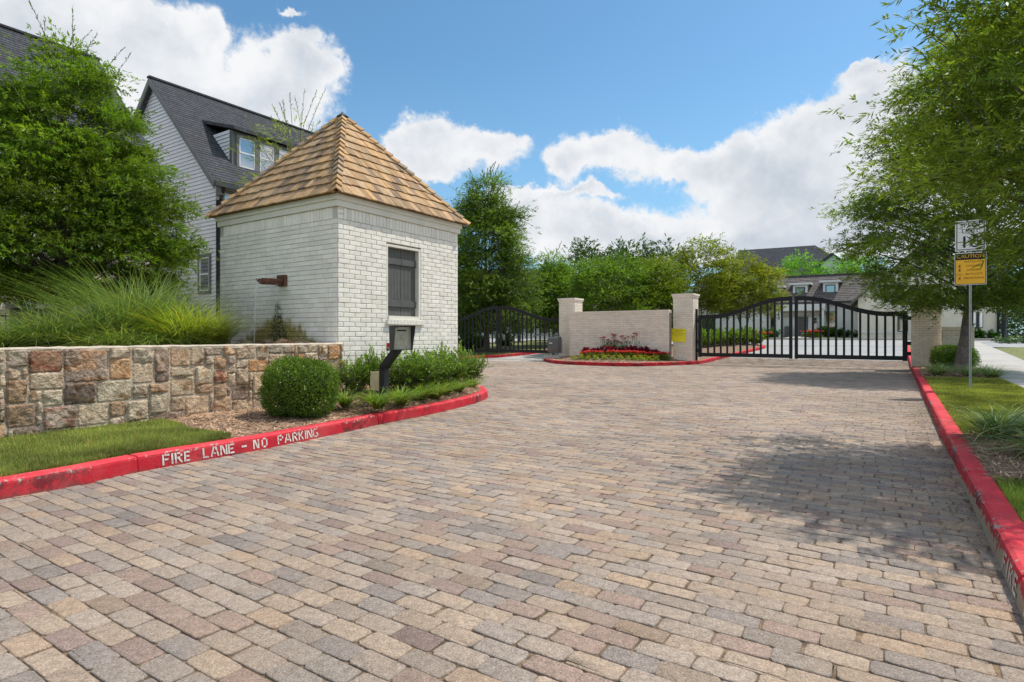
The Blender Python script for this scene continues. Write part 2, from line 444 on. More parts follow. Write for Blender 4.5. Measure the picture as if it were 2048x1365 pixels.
CL = [(-40, 30, 260, 130), (180, 60, 190, 120), (330, 70, 105, 90), (300, 190, 170, 90), (440, 215, 120, 60), (540, 150, 70, 75),
      (600, 110, 45, 45), (660, 135, 45, 45), (585, 215, 90, 60), (585, 38, 30, 9), (420, 60, 30, 50),
      (800, 300, 55, 40), (890, 290, 85, 48), (985, 290, 60, 36), (850, 350, 110, 28),
      (1180, 315, 85, 48), (1250, 300, 60, 38), (1120, 330, 40, 28),
      (1020, 430, 70, 40), (1120, 460, 130, 55), (1240, 480, 110, 50), (1340, 500, 120, 30), (1180, 395, 70, 9), (1080, 400, 60, 22),
      (1360, 345, 80, 34), (1470, 340, 110, 55), (1580, 310, 90, 62), (1680, 260, 80, 66), (1760, 200, 70, 60), (1700, 360, 160, 110),
      (1560, 420, 150, 70), (1740, 480, 190, 60), (1470, 480, 130, 42), (1730, 145, 40, 14), (1900, 300, 150, 200), (1620, 500, 300, 30)]
D = None
for (px, py, rx, ry) in CL:
    xx = (px-1024)/F; q = math.sqrt(1+xx*xx); a = math.atan(xx); t = (670-py)/F/q
    d = vmath('MULTIPLY', vmath('SUBTRACT', vw, (a, t, 0)).outputs[0], (F/rx*q*q/.98, F/ry*q/.98, 0)).outputs[0]
    g = math_(nt, 'POWER', 2.718, math_(nt, 'MULTIPLY', vmath('DOT_PRODUCT', d, d).outputs['Value'], -1.0))
    D = g if D is None else math_(nt, 'ADD', D, g)
# clouds elsewhere round the sky
away = ramp(nt, Y, .45, .25)
amb = math_(nt, 'MULTIPLY', math_(nt, 'MAXIMUM', away, ramp(nt, tel, .75, 1.0)), ramp(nt, noise(nt, tc, 2.6, 8, .58), .44, .60, 0, 1.1))
D = math_(nt, 'ADD', D, amb)
fb = noise(nt, tc, 34, 8, .66)
Dn = math_(nt, 'ADD', D, math_(nt, 'MULTIPLY', math_(nt, 'SUBTRACT', fb, .5), 1.0))
mask = ramp(nt, Dn, .27, .78)
mask = math_(nt, 'MULTIPLY', mask, ramp(nt, Z, -.02, .03))
shade = math_(nt, 'ADD', math_(nt, 'MULTIPLY', math_(nt, 'SUBTRACT', noise(nt, tc, 6, 6, .6), .5), 1.1), math_(nt, 'MULTIPLY', D, .30))
# undersides are greyer: compare with the density a little higher up
cs = ramp(nt, shade, .18, .75)
k = 1/SK
cc = mixc(nt, cs, (.93*k, .94*k, .96*k), (.60*k, .66*k, .74*k))
cc = mixc(nt, ramp(nt, noise(nt, tc, 15, 7, .6), .35, .7), cc, mixc(nt, 1.0, cc, (.86, .88, .90), 'MULTIPLY'))
# unseen clouds behind the camera and overhead, brightened to raise the ambient light
cc = mixc(nt, 1.0, cc, ramp(nt, Y, .30, -.15, 1.0, 1.5), 'MULTIPLY')
skc = mixc(nt, 1.0, sky.outputs[0], (.90, 1.27, 1.33), 'MULTIPLY')
haze = ramp(nt, tel, .50, .0, 0, .5)
skc = mixc(nt, haze, skc, (.34*k, .60*k, .86*k))
fin = mixc(nt, mask, skc, cc)
bg = nd(nt, 'ShaderNodeBackground', Color=fin, Strength=SK)
wo = nt.nodes.new('ShaderNodeOutputWorld'); nt.links.new(bg.outputs[0], wo.inputs[0])
w.cycles.sampling_method = 'MANUAL'; w.cycles.sample_map_resolution = 512

# ================================================================ materials
def pv_extra(nt, P, col):
    # mineral speckle and dirt
    v = nd(nt, 'ShaderNodeTexVoronoi', Vector=P, Scale=260.).outputs['Distance']
    s = ramp(nt, noise(nt, P, 300, 1), .60, .72)
    col = mixc(nt, math_(nt, 'MULTIPLY', s, .65), col, (.66, .60, .53))
    s2 = ramp(nt, noise(nt, P, 300, 1), .36, .26)
    return mixc(nt, math_(nt, 'MULTIPLY', s2, .4), col, (.10, .09, .08))
def pv_big(nt, P, col):
    col = pv_extra(nt, P, col)
    g = ramp(nt, noise(nt, P, .35, 4), .3, .7, .86, 1.10)
    col = mixc(nt, 1.0, col, g, 'MULTIPLY')
    # rusty sand and dirt film in patches, darker drips
    f = math_(nt, 'MULTIPLY', ramp(nt, noise(nt, P, 1.1, 6, .65), .50, .72), .35)
    col = mixc(nt, f, col, (.40, .27, .16))
    mp = nd(nt, 'ShaderNodeMapping', _0=P); mp.inputs['Rotation'].default_value = (0, 0, -TH); mp.inputs['Scale'].default_value = (.10, 1.5, 1)
    tr = math_(nt, 'MULTIPLY', ramp(nt, noise(nt, mp.outputs[0], 1.0, 5, .6), .50, .68), .20)
    col = mixc(nt, tr, col, (.11, .10, .09))
    d = math_(nt, 'MULTIPLY', ramp(nt, noise(nt, P, 2.3, 7, .7), .60, .72), .40)
    return mixc(nt, d, col, (.12, .105, .09))
M = {}
M['paver'] = stdmat('paver', (1, 1, 1), .20, 30, .24, 110, .92, 1.0, 90, .009, extra=pv_big)
M['joint'] = stdmat('joint_sand', (.22, .15, .09), .5, 20, .3, 200, .95, .8, 150, .01, attr=False, second=((.05, .07, .02), 3, .58, .7))
M['concrete'] = stdmat('concrete', (.44, .415, .375), .10, 1.2, .08, 90, .9, .3, 80, .003, attr=False)
M['road'] = stdmat('road_concrete', (.34, .34, .335), .10, .8, .06, 60, .9, .3, 60, .003, attr=False)
M['mulch'] = stdmat('mulch', (.23, .15, .10), .35, 12, .4, 130, .95, 1.0, 90, .02, attr=False, second=((.30, .21, .14), 45, .5, .62))
M['straw'] = stdmat('straw', (.44, .28, .18), .3, 8, .2, 60, .9, 0, 10)
M['soil'] = stdmat('lawn_soil', (.19, .20, .07), .35, 5, .4, 60, .95, .8, 60, .02, attr=False)
M['grass'] = stdmat('grass_blade', (.29, .335, .085), .35, 1.6, .1, 30, .7, 0, 10, trans=.3)
M['ground'] = stdmat('ground_grass', (.13, .17, .05), .3, .5, .3, 14, .95, .6, 12, .05, attr=False)
def wear_and_sun_tint(nt, P, col):
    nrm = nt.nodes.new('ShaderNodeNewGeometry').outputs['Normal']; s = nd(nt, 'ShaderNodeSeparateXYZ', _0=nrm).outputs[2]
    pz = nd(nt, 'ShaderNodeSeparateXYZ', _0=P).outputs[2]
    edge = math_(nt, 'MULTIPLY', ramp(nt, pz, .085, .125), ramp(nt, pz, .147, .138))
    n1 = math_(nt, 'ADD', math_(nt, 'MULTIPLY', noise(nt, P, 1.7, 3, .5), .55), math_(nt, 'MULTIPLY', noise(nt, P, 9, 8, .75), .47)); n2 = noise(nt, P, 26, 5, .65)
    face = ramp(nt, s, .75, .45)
    top = mixc(nt, face, (1.18, 1.55, 1.5), (.84, .62, .75))  # sunlit top and darker face put into the paint colour
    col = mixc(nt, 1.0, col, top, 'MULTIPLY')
    # faint wear on the top
    col = mixc(nt, math_(nt, 'MULTIPLY', ramp(nt, n2, .62, .74), .25), col, (.60, .30, .28))
    # tyre scuffs on the face, and chips to bare concrete along the arris
    d1 = math_(nt, 'MULTIPLY', math_(nt, 'MULTIPLY', ramp(nt, n1, .535, .60), face), .75)
    col = mixc(nt, d1, col, (.07, .018, .02))
    ch = math_(nt, 'MULTIPLY', edge, ramp(nt, math_(nt, 'ADD', math_(nt, 'MULTIPLY', n1, .6), math_(nt, 'MULTIPLY', n2, .45)), .585, .612))
    col = mixc(nt, ch, col, mixc(nt, ramp(nt, n2, .5, .6), (.07, .06, .055), (.36, .34, .30)))
    # gutter dirt along the foot, uneven fading
    col = mixc(nt, math_(nt, 'MULTIPLY', math_(nt, 'MULTIPLY', ramp(nt, pz, .040, .0), ramp(nt, noise(nt, P, 6, 5, .65), .38, .6)), .7), col, (.13, .06, .05))
    col = mixc(nt, math_(nt, 'MULTIPLY', ramp(nt, noise(nt, P, 2.2, 5, .6), .42, .68), .22), col, (.62, .16, .15))
    # bare unpainted foot of the kerb
    a = nt.nodes.new('ShaderNodeAttribute'); a.attribute_name = 'Col'; bare = math_(nt, 'SUBTRACT', 1.0, nd(nt, 'ShaderNodeSeparateColor', _0=a.outputs['Color']).outputs[2])
    thr = math_(nt, 'MULTIPLY', bare, math_(nt, 'ADD', .075, math_(nt, 'MULTIPLY', math_(nt, 'SUBTRACT', noise(nt, P, 9, 7, .7), .5), .40)))
    bm = math_(nt, 'MULTIPLY', math_(nt, 'LESS_THAN', pz, thr), ramp(nt, bare, .1, .2))
    return mixc(nt, bm, col, (.34, .27, .19))
M['kerb'] = stdmat('red_kerb_paint', (.54, .026, .038), .12, 4, .12, 60, .75, .5, 45, .006, attr=False, extra=wear_and_sun_tint, spec=.2)
M['kerb_grey'] = stdmat('kerb_concrete', (.34, .32, .28), .1, 4, .1, 60, .9, .3, 60, .004, attr=False)
M['kerb_text'] = stdmat('stencil_white', (.60, .56, .51), .2, 9, .15, 80, .85, .3, 60, .003, attr=False, second=((.40, .06, .07), 38, .56, .64))
def stain(nt, P, col):
    s = nd(nt, 'ShaderNodeSeparateXYZ', _0=P); x, y, z = s.outputs
    on = ramp(nt, x, .06, .02)
    n1 = noise(nt, P, 6, 6, .7); n2 = noise(nt, P, 30, 5, .7)
    dy = math_(nt, 'SUBTRACT', y, 1.58)
    def bell(w, h): return math_(nt, 'MULTIPLY', math_(nt, 'POWER', 2.718, math_(nt, 'MULTIPLY', math_(nt, 'MULTIPLY', dy, dy), -1/(w*w))), h)
    zt = math_(nt, 'ADD', bell(1.05, .66), .98)
    m1 = ramp(nt, math_(nt, 'ADD', math_(nt, 'SUBTRACT', zt, z), math_(nt, 'MULTIPLY', math_(nt, 'SUBTRACT', n1, .5), .6)), -.02, .18)
    m1 = math_(nt, 'MULTIPLY', math_(nt, 'MULTIPLY', m1, on), ramp(nt, n2, .25, .6, .6, 1.0))
    zt2 = math_(nt, 'ADD', bell(.26, .95), 1.0)
    m2 = ramp(nt, math_(nt, 'ADD', math_(nt, 'SUBTRACT', zt2, z), math_(nt, 'MULTIPLY', math_(nt, 'SUBTRACT', n1, .5), .7)), -.02, .3)
    m2 = math_(nt, 'MULTIPLY', math_(nt, 'MULTIPLY', m2, on), ramp(nt, n2, .40, .56, .15, .95))
    # pale damp bloom below the spout
    zt3 = math_(nt, 'MULTIPLY', bell(.5, 1.0), ramp(nt, z, 2.2, 1.9)); m3 = math_(nt, 'MULTIPLY', math_(nt, 'MULTIPLY', zt3, on), .35)
    col = mixc(nt, m3, col, (.50, .50, .40))
    col = mixc(nt, m1, col, (.27, .215, .035))
    col = mixc(nt, m2, col, (.035, .045, .012))
    mp = nd(nt, 'ShaderNodeMapping', _0=P); mp.inputs['Scale'].default_value = (7, 7, .55)
    stk = math_(nt, 'MULTIPLY', ramp(nt, noise(nt, mp.outputs[0], 1.6, 6, .65), .50, .72), .20)
    col = mixc(nt, stk, col, (.42, .39, .33))
    return mixc(nt, math_(nt, 'MULTIPLY', math_(nt, 'MULTIPLY', ramp(nt, n1, .35, .65), ramp(nt, z, 1.0, .3)), .38), col, (.40, .30, .22))
M['wbrick'] = stdmat('white_painted_brick', (.82, .78, .715), .06, 3, .05, 70, .75, .75, 55, .007, extra=stain, obj=True, spec=.3, second=((.60, .57, .51), 24, .66, .76))
M['mortar'] = stdmat('white_mortar', (.50, .47, .42), .12, 8, .1, 60, .9, .5, 60, .006, extra=stain, obj=True)
M['pbrick'] = stdmat('cream_painted_brick', (.77, .69, .58), .07, 2, .05, 60, .8, .6, 45, .006, obj=True, second=((.52, .46, .39), 7, .60, .78))
M['pmortar'] = stdmat('cream_mortar', (.27, .235, .195), .12, 8, .1, 60, .9, .5, 60, .006, obj=True)
M['trim'] = stdmat('cream_trim', (.72, .68, .60), .06, 3, .03, 50, .6, .15, 40, .002)
M['shake'] = stdmat('cedar_shake', (.41, .262, .138), .14, 6, .16, 50, .85, .6, 60, .006, obj=True)
M['shutter'] = stdmat('grey_shutter', (.105, .105, .10), .12, 6, .08, 60, .6, .25, 50, .002)
M['copper'] = stdmat('old_copper', (.16, .085, .06), .3, 20, .2, 80, .45, .3, 60, .002, metal=.5, second=((.30, .12, .08), 14, .5, .62))
M['stone'] = stdmat('field_stone', (1.05, .99, .92), .30, 9, .22, 70, .92, 1.0, 26, .035, second=((.46, .33, .21), 6, .52, .66))
M['smortar'] = stdmat('stone_mortar', (.52, .44, .34), .2, 9, .2, 80, .95, .8, 60, .01, attr=False)
M['black'] = stdmat('black_powder_coat', (.012, .012, .013), .1, 5, .05, 60, .45, .1, 60, .001)
M['blackdull'] = stdmat('black_dull_steel', (.022, .022, .025), .2, 8, .1, 60, .6, .3, 50, .002, second=((.09, .05, .04), 9, .60, .75))
M['shingle'] = stdmat('asphalt_shingle', (.062, .064, .072), .18, 3, .35, 14, .95, .6, 40, .01)
M['shingle2'] = stdmat('weathered_shingle', (.135, .12, .11), .22, 3, .30, 10, .95, .6, 40, .01)
M['siding'] = stdmat('grey_siding', (.72, .72, .73), .05, 1, .02, 30, .7, .1, 40, .002)
M['hbrick'] = stdmat('mottled_brick', (.50, .44, .39), .1, 2, .1, 60, .9, .5, 50, .006)
M['greytrim'] = stdmat('grey_trim', (.15, .15, .145), .08, 2, .04, 50, .6, .1, 40, .002)
M['whitetrim'] = stdmat('white_trim', (.72, .72, .70), .05, 2, .03, 50, .5, .05, 40, .001)
M['darkmetal'] = stdmat('dark_metal', (.05, .052, .055), .15, 5, .08, 60, .5, .15, 40, .001)
M['opmetal'] = stdmat('operator_housing', (.12, .12, .118), .1, 5, .05, 60, .5, .1, 60, .001)
M['beige'] = stdmat('beige_box', (.50, .45, .27), .08, 8, .06, 60, .55, .15, 60, .001)
M['steel'] = stdmat('brushed_steel', (.40, .375, .31), .12, 20, .08, 200, .38, .1, 90, .001, metal=.6)
M['galv'] = stdmat('galvanised_post', (.42, .45, .47), .15, 20, .08, 100, .45, .1, 60, .001, metal=.5)
M['redplastic'] = stdmat('red_plastic', (.55, .02, .03), .05, 5, .02, 60, .4, 0)
M['signwhite'] = stdmat('sign_white', (.70, .70, .71), .03, 5, .02, 60, .5, 0)
M['signorange'] = stdmat('sign_orange', (.82, .43, .035), .04, 5, .02, 60, .5, 0)
M['signyellow'] = stdmat('sign_yellow', (.80, .70, .03), .04, 5, .02, 60, .5, 0)
M['ink'] = stdmat('ink_black', (.015, .015, .015), .0, 5, .0, 60, .6, 0)
M['bark'] = stdmat('bark', (.155, .125, .105), .3, 9, .35, 40, .95, 1.0, 30, .02)
M['leaf'] = stdmat('oak_leaf', (.145, .200, .036), .12, 2, .1, 30, .5, 0, trans=.46, spec=.45)
M['leafbright'] = stdmat('bright_leaf', (.15, .235, .034), .12, 2, .1, 30, .5, 0, trans=.40, spec=.35)
M['leafmyrtle'] = stdmat('myrtle_leaf', (.21, .225, .03), .15, 1.5, .1, 30, .5, 0, trans=.40, spec=.3)
M['leafdark'] = stdmat('dark_leaf', (.045, .095, .026), .12, 2, .1, 30, .45, 0, trans=.25, spec=.4)
M['box'] = stdmat('boxwood_leaf', (.11, .20, .028), .12, 5, .1, 30, .42, 0, trans=.28, spec=.45)
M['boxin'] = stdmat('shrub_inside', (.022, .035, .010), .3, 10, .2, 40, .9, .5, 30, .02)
M['blade'] = stdmat('ornamental_grass', (.165, .235, .085), .12, 3, .1, 30, .6, 0, trans=.35)
M['blossom'] = stdmat('white_blossom', (.75, .72, .66), .05, 5, .05, 30, .7, 0, trans=.3)
M['petal'] = stdmat('petal', (1, 1, 1), .1, 20, .1, 60, .6, 0, trans=.35)
M['deadleaf'] = stdmat('dead_leaf', (.26, .15, .07), .3, 9, .2, 60, .8, 0)
def glassmat():
    m, nt, out = newmat('window_glass')
    p = nd(nt, 'ShaderNodeBsdfPrincipled', Roughness=.04, _0=(.03, .04, .05, 1)); p.inputs['Specular IOR Level'].default_value = 1.0; p.inputs['IOR'].default_value = 2.6
    nt.links.new(p.outputs[0], out.inputs[0]); return m
M['glass'] = glassmat()
def watermat():
    m, nt, out = newmat('falling_water')
    a = nd(nt, 'ShaderNodeBsdfGlass', Roughness=.05, IOR=1.33, _0=(1, 1, 1, 1)); b = nd(nt, 'ShaderNodeBsdfDiffuse', _0=(.9, .92, .92, 1))
    mx = nd(nt, 'ShaderNodeMixShader', _0=.45, _1=a.outputs[0], _2=b.outputs[0]); nt.links.new(mx.outputs[0], out.inputs[0]); return m
M['water'] = watermat()

# ================================================================ kerb lines (bottom of the face, towards the paving)
KL = catmull([UV(-6.5, 5.9), UV(-2.5, 5.85), (-3.879, 4.413), (-3.404, 5.295), (-2.799, 6.223), (-2.12, 7.50), (-1.861, 8.09), (-1.277, 9.13), (-.62, 10.80), (-.50, 12.0), (-.85, 13.2),
              (-1.8, 14.5), (-3.1, 17.2), (-4.0, 20.5), (-4.1, 24.5), (-3.4, 28.0), (-2.40, 30.2), (1.02, 33.6), (4.6, 39.0), (7.5, 43.5)], 10)
KR = np.array([UV(U, -.47+.0*U) for U in np.arange(-6, 44, .5)])
ISL = catmull([(2.02, 29.3), (1.70, 28.0), (2.05, 25.3), (3.28, 23.75), (4.74, 23.15), (6.36, 23.8), (7.75, 24.85), (8.5, 25.9), (10.5, 28.6), (14.2, 33.6), (15.2, 35.8),
               (13.9, 37.3), (10.5, 37.5), (6.0, 34.2), (3.2, 31.3)], 9, closed=True)
PROF = [(0, -.06), (0, .0), (.012, .112), (.020, .130), (.040, .143), (.155, .146), (.170, .130), (.172, -.05)]
def kerb(name, P, side, mat, joints=(), closed=False, grow=None, bare=None, parent=None):
    P = np.asarray(P); s = arclen(np.vstack([P, P[:1]]) if closed else P); Lt = s[-1]
    st = list(np.arange(0, Lt, .22)) + ([] if closed else [Lt])
    for j in joints: st += [j-.016, j-.006, j, j+.006, j+.016]
    st = sorted(x for x in set(st) if 0 <= x <= Lt)
    Q = np.vstack([P, P[:1]]) if closed else P
    V = []; Cc = []; n = len(PROF); r = np.random.default_rng(5)
    for x in st:
        p = np.array([np.interp(x, s, Q[:, 0]), np.interp(x, s, Q[:, 1])])
        xa, xb = max(0, x-.08), min(Lt, x+.08)
        t = np.array([np.interp(xb, s, Q[:, 0])-np.interp(xa, s, Q[:, 0]), np.interp(xb, s, Q[:, 1])-np.interp(xa, s, Q[:, 1])]); t /= np.hypot(*t)
        nn = np.array([-t[1], t[0]])*side
        pin = .010 if any(abs(x-j) < .008 for j in joints) else 0
        b = bare(p) if bare is not None else 0
        h0 = H(*p); wob = r.normal(0, .0012)
        for i, (a, z) in enumerate(PROF):
            a2 = a+(pin if i in (1, 2, 3) else 0)+(wob if i < 5 else 0); z2 = z-(pin if i in (3, 4, 5) else 0)+(wob if 2 < i < 6 else 0)
            V.append((p[0]+nn[0]*a2, p[1]+nn[1]*a2, z2+h0)); Cc.append((1, 1, 1-b))
    m = len(st); Fc = []
    for i in range(m-1 if not closed else m):
        for k in range(n-1):
            a, b = i*n, ((i+1) % m)*n
            Fc.append((a+k, b+k, b+k+1, a+k+1))
    o = amesh(name, V, Fc, mat, parent, col=np.array(Cc))
    for p in o.data.polygons: p.use_smooth = False
    return o
def offset(P, d, side, closed=False):
    P = np.asarray(P); n = len(P); out = []
    for i in range(n):
        a = P[(i-1) % n] if (closed or i > 0) else P[i]; b = P[(i+1) % n] if (closed or i < n-1) else P[i]
        t = (b-a)/max(np.hypot(*(b-a)), 1e-9); out.append(P[i]+np.array([-t[1], t[0]])*side*d)
    return np.array(out)
sKL = arclen(KL); pxKL = 1024+F*KL[:, 0]/np.maximum(KL[:, 1], .1)
vis = (KL[:, 1] > 3.0) & (sKL < sKL[np.argmin(np.hypot(KL[:, 0]+.5, KL[:, 1]-12.0))])
def s_at(px): return float(np.interp(px, pxKL[vis], sKL[vis]))
JL = [s_at(275), s_at(757), s_at(955)]; JL = [JL[0]-2.4, JL[0]-4.8] + JL + [JL[2]+2.4*i for i in range(1, 10)]
kl = tag(kerb('left_kerb', KL, 1, M['kerb'], JL), kind='structure')
sKR = arclen(KR); sr = lambda U: (U+6)
kr = tag(kerb('right_kerb', KR, -1, M['kerb'], [sr(3.55+2.45*i) for i in range(-2, 14)], bare=lambda p: float(np.clip((8.0-toU(*p))/3.5, 0, 1))), kind='structure')
ki = tag(kerb('island_kerb', ISL, -1, M['kerb'], [2.4*i+1 for i in range(14)], closed=True), kind='structure')
# stencilled lettering
ST = {'F': [(.12, 0, .12, 1), (.34, .92, 1, .92), (.34, .52, .85, .52)], 'I': [(.5, 0, .5, 1)],
      'R': [(.12, 0, .12, 1), (.34, .93, .72, .93), (.88, .84, .88, .62), (.72, .50, .34, .50), (.50, .44, .95, 0)],
      'E': [(.12, 0, .12, 1), (.34, .92, 1, .92), (.34, .5, .85, .5), (.34, .08, 1, .08)], 'L': [(.12, 0, .12, 1), (.34, .08, 1, .08)],
      'A': [(.05, 0, .40, 1), (.62, 1, .97, 0), (.38, .33, .64, .33)], 'N': [(.10, 0, .10, 1), (.30, .95, .72, .05), (.90, 0, .90, 1)],
      'O': [(.10, .14, .10, .86), (.90, .14, .90, .86), (.26, .94, .74, .94), (.26, .06, .74, .06)],
      'P': [(.12, 0, .12, 1), (.34, .93, .72, .93), (.88, .84, .88, .58), (.72, .47, .34, .47)],
      'K': [(.12, 0, .12, 1), (.34, .5, .92, 1), (.46, .52, .98, 0)],
      'G': [(.10, .14, .10, .86), (.26, .94, .85, .94), (.26, .06, .74, .06), (.90, .10, .90, .44), (.60, .44, .90, .44)], '-': [(.0, .5, 1, .5)]}
def letters(name, P, side, items, parent, zb=.020, hgt=.098):
    """items: (letter, s0, s1) along the kerb; every stroke is laid on the kerb face"""
    s = arclen(P); V = []; Fc = []
    def onface(x, z):
        p = np.array([np.interp(x, s, P[:, 0]), np.interp(x, s, P[:, 1])]); q = np.array([np.interp(x+.05, s, P[:, 0]), np.interp(x+.05, s, P[:, 1])])
        t = (q-p)/np.hypot(*(q-p)); nn = np.array([-t[1], t[0]])*side; a = .012*z/.112-.0035
        return (p[0]+nn[0]*a, p[1]+nn[1]*a, z+H(*p))
    for ch, s0, s1 in items:
        for (x0, y0, x1, y1) in ST[ch]:
            a = Vector((s0+(s1-s0)*x0, zb+hgt*y0)); b = Vector((s0+(s1-s0)*x1, zb+hgt*y1)); d = (b-a).normalized(); n = Vector((-d.y, d.x))
            wd = .0085 if ch != '-' else .010
            base = len(V); V += [onface(p.x, p.y) for p in (a-n*wd, b-n*wd, b+n*wd, a+n*wd)]; Fc.append((base, base+1, base+2, base+3))
    return amesh(name, V, Fc, M['kerb_text'], parent)
it = [('F', 325, 339.6), ('I', 343, 347), ('R', 350, 365), ('E', 369, 381), ('L', 406, 418), ('A', 422, 437.6), ('N', 441, 455), ('E', 457, 469), ('-', 484, 493.6), ('N', 507, 518.6), ('O', 524, 535),
      ('P', 555.5, 567), ('A', 570, 582), ('R', 585, 595.5), ('K', 597.6, 607), ('I', 610, 613), ('N', 614, 625), ('G', 626, 636.6)]
letters('lettering', KL, 1, [(c, s_at(a), s_at(b)) for c, a, b in it], kl)
def run(txt, s0, cw=.085, gap=.045, word=.16):
    out = []; s_ = s0
    for c in txt:
        if c == ' ': s_ += word; continue
        ww = .02 if c == 'I' else cw; out.append((c, s_, s_+ww)); s_ += ww+gap
    return out
# right kerb reads towards the road: text runs back along the line
KRr = KR[::-1]
sR = arclen(KRr)[-1]-(sr(3.98)); letters('lettering', KRr, 1, run('FIRE LANE - NO PARKING', sR), kr)
sI = arclen(ISL); j = int(np.argmin(np.hypot(ISL[:, 0]-9.3, ISL[:, 1]-27.0)))
letters('lettering', ISL, -1, run('FIRE LANE - NO PARKING', sI[j]), ki)
j = int(np.argmin(np.hypot(KL[:, 0]+3.1, KL[:, 1]-28.9))); letters('lettering', KL, 1, run('FIRE LANE', sKL[j]), kl)

# ================================================================ paving
def paving():
    L0, W0 = .224, .1130
    Us = []; r = np.random.default_rng(3); cen = []
    U = -1.2; i = 0
    while U < 29.5:
        off = (i*.5+.10*math.sin(i*1.7)+r.uniform(-.09, .09)+.02*i) % 1.0*L0
        Vv = np.arange(-8, 24, L0)+off; lj = r.normal(0, .004, len(Vv))
        cen.append(np.column_stack([np.full(len(Vv), U+W0/2), Vv+L0/2+lj])); U += W0; i += 1
    C = np.vstack(cen); x = C[:, 0]*ux+C[:, 1]*vx; y = C[:, 0]*uy+C[:, 1]*vy
    m = (y > 1.2) & (np.abs(x) < y*.95+1.2)
    bl = np.vstack([offset(KL, .10, 1), [UV(60, 60), UV(-6, 60)]])
    m &= ~inside(bl, x, y); m &= C[:, 1] > -.56
    m &= ~inside(offset(ISL, .08, -1, True), x, y)
    m &= ~((C[:, 1] > 12.4) & (C[:, 0] > 23.7-.18*(C[:, 1]-12.4)))
    C = C[m]; x = x[m]; y = y[m]; n = len(C)
    pal = np.array([[.40, .325, .235], [.355, .305, .24], [.31, .28, .235], [.25, .232, .207], [.315, .235, .185], [.265, .20, .168], [.40, .305, .205], [.37, .32, .255]])*1.0
    pc = pal[r.choice(len(pal), n, p=[.20, .17, .16, .10, .10, .07, .08, .12])]*r.uniform(.88, 1.12, (n, 1))
    pc = (pc*.80+np.array([.345, .285, .225])*.20)*np.array([1.02, .935, .925])*.96*np.where(r.uniform(0, 1, (n, 1)) < .06, .78, 1)
    # local outline of one paver, tumbled corners
    a, b = L0/2-.0014, W0/2-.0014; c = .017
    out = [(-a+c, -b), (a-c, -b), (a-.006, -b+.008), (a, -b+c*.8), (a, b-c*.8), (a-.006, b-.008), (a-c, b), (-a+c, b), (-a+.006, b-.008), (-a, b-c*.8), (-a, -b+c*.8), (-a+.006, -b+.008)]
    out = np.array(out); k = len(out)
    rings = []
    jt = r.normal(0, .0021, (n, k, 2)); tx = r.normal(0, .012, n); ty = r.normal(0, .018, n); tz = r.normal(0, .0011, n)
    for (shr, z) in ((.0, -.022), (.0, -.005), (.0018, -.0016), (.006, 0.0)):
        q = out*(1-shr/np.array([a, b]))[None]+jt*(1 if z > -.02 else 1)
        zz = z+tz[:, None]+q[..., 0]*tx[:, None]+q[..., 1]*ty[:, None]
        vv = C[:, 1, None]+q[..., 0]; uu = C[:, 0, None]+q[..., 1]
        hh = np.vectorize(hU)(C[:, 0])[:, None]
        rings.append(np.stack([uu*ux+vv*vx, uu*uy+vv*vy, zz+hh], -1))
    V = np.stack(rings, 1).reshape(-1, 3)
    base = (np.arange(n)*4*k)[:, None]
    q = []
    for g in range(3):
        for t in range(k): q.append((g*k+t, g*k+(t+1) % k, (g+1)*k+(t+1) % k, (g+1)*k+t))
    o3 = 3*k
    # top: strip of quads across the outline
    q += [tuple(o3+i for i in f) for f in [(11, 0, 1, 2), (10, 11, 2, 3), (9, 10, 3, 4), (8, 9, 4, 5), (7, 8, 5, 6)]]
    Q = np.array(q)[None]+base[..., None]
    # darken chamfers and sides towards the bottom
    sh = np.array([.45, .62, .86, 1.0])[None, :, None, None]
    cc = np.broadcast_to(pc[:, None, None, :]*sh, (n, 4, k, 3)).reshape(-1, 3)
    o = amesh('paved_drive', V, Q.reshape(-1, 4), M['paver'], None, cc); tag(o, kind='structure')
    return o
paving()
def sheet(name, U0, U1, V0, V1, dz, mat, su=1.0, sv=2.0, pts=None):
    us = np.arange(U0, U1+.01, su); vs = np.arange(V0, V1+.01, sv)
    g = np.array([[(*UV(a, b), hU(a)+dz) for b in vs] for a in us]); nv = len(vs)
    Fc = [(i*nv+j, i*nv+j+1, (i+1)*nv+j+1, (i+1)*nv+j) for i in range(len(us)-1) for j in range(nv-1)]
    return tag(amesh(name, g.reshape(-1, 3), Fc, mat), kind='structure')
sheet('paving_bed', -4, 30, -.6, 26, -.0075, M['joint'])
# large ground: near strip plus far land to the horizon
us = np.concatenate([[-300, -60, -20, -6], np.arange(0, 64, 2), [70, 90, 130, 200, 400, 900]]); vs = np.array([-900, -300, -80, -30, -10, -3, 0, 8, 20, 40, 80, 300, 900.])
g = np.array([[(*UV(a, b), hU(a)-.05-(0.03 if a < 29 else 0)) for b in vs] for a in us]); nv = len(vs)
tag(amesh('ground', g.reshape(-1, 3), [(i*nv+j, i*nv+j+1, (i+1)*nv+j+1, (i+1)*nv+j) for i in range(len(us)-1) for j in range(nv-1)], M['ground']), kind='structure')
# concrete apron of the exit lane and the streets behind the gates
sheet('exit_lane_apron', 19.5, 29.5, 12.2, 21.0, -.003, M['concrete'], .5, 1.1)
sheet('entry_road', 29.5, 42, -.6, 8, -.004, M['road'], 1, 1)
sheet('exit_road', 29.5, 42, 8, 24, -.008, M['road'], 1, 2)
sheet('cross_street', 40.5, 49.0, -60, 70, .004, M['road'], .5, 5)
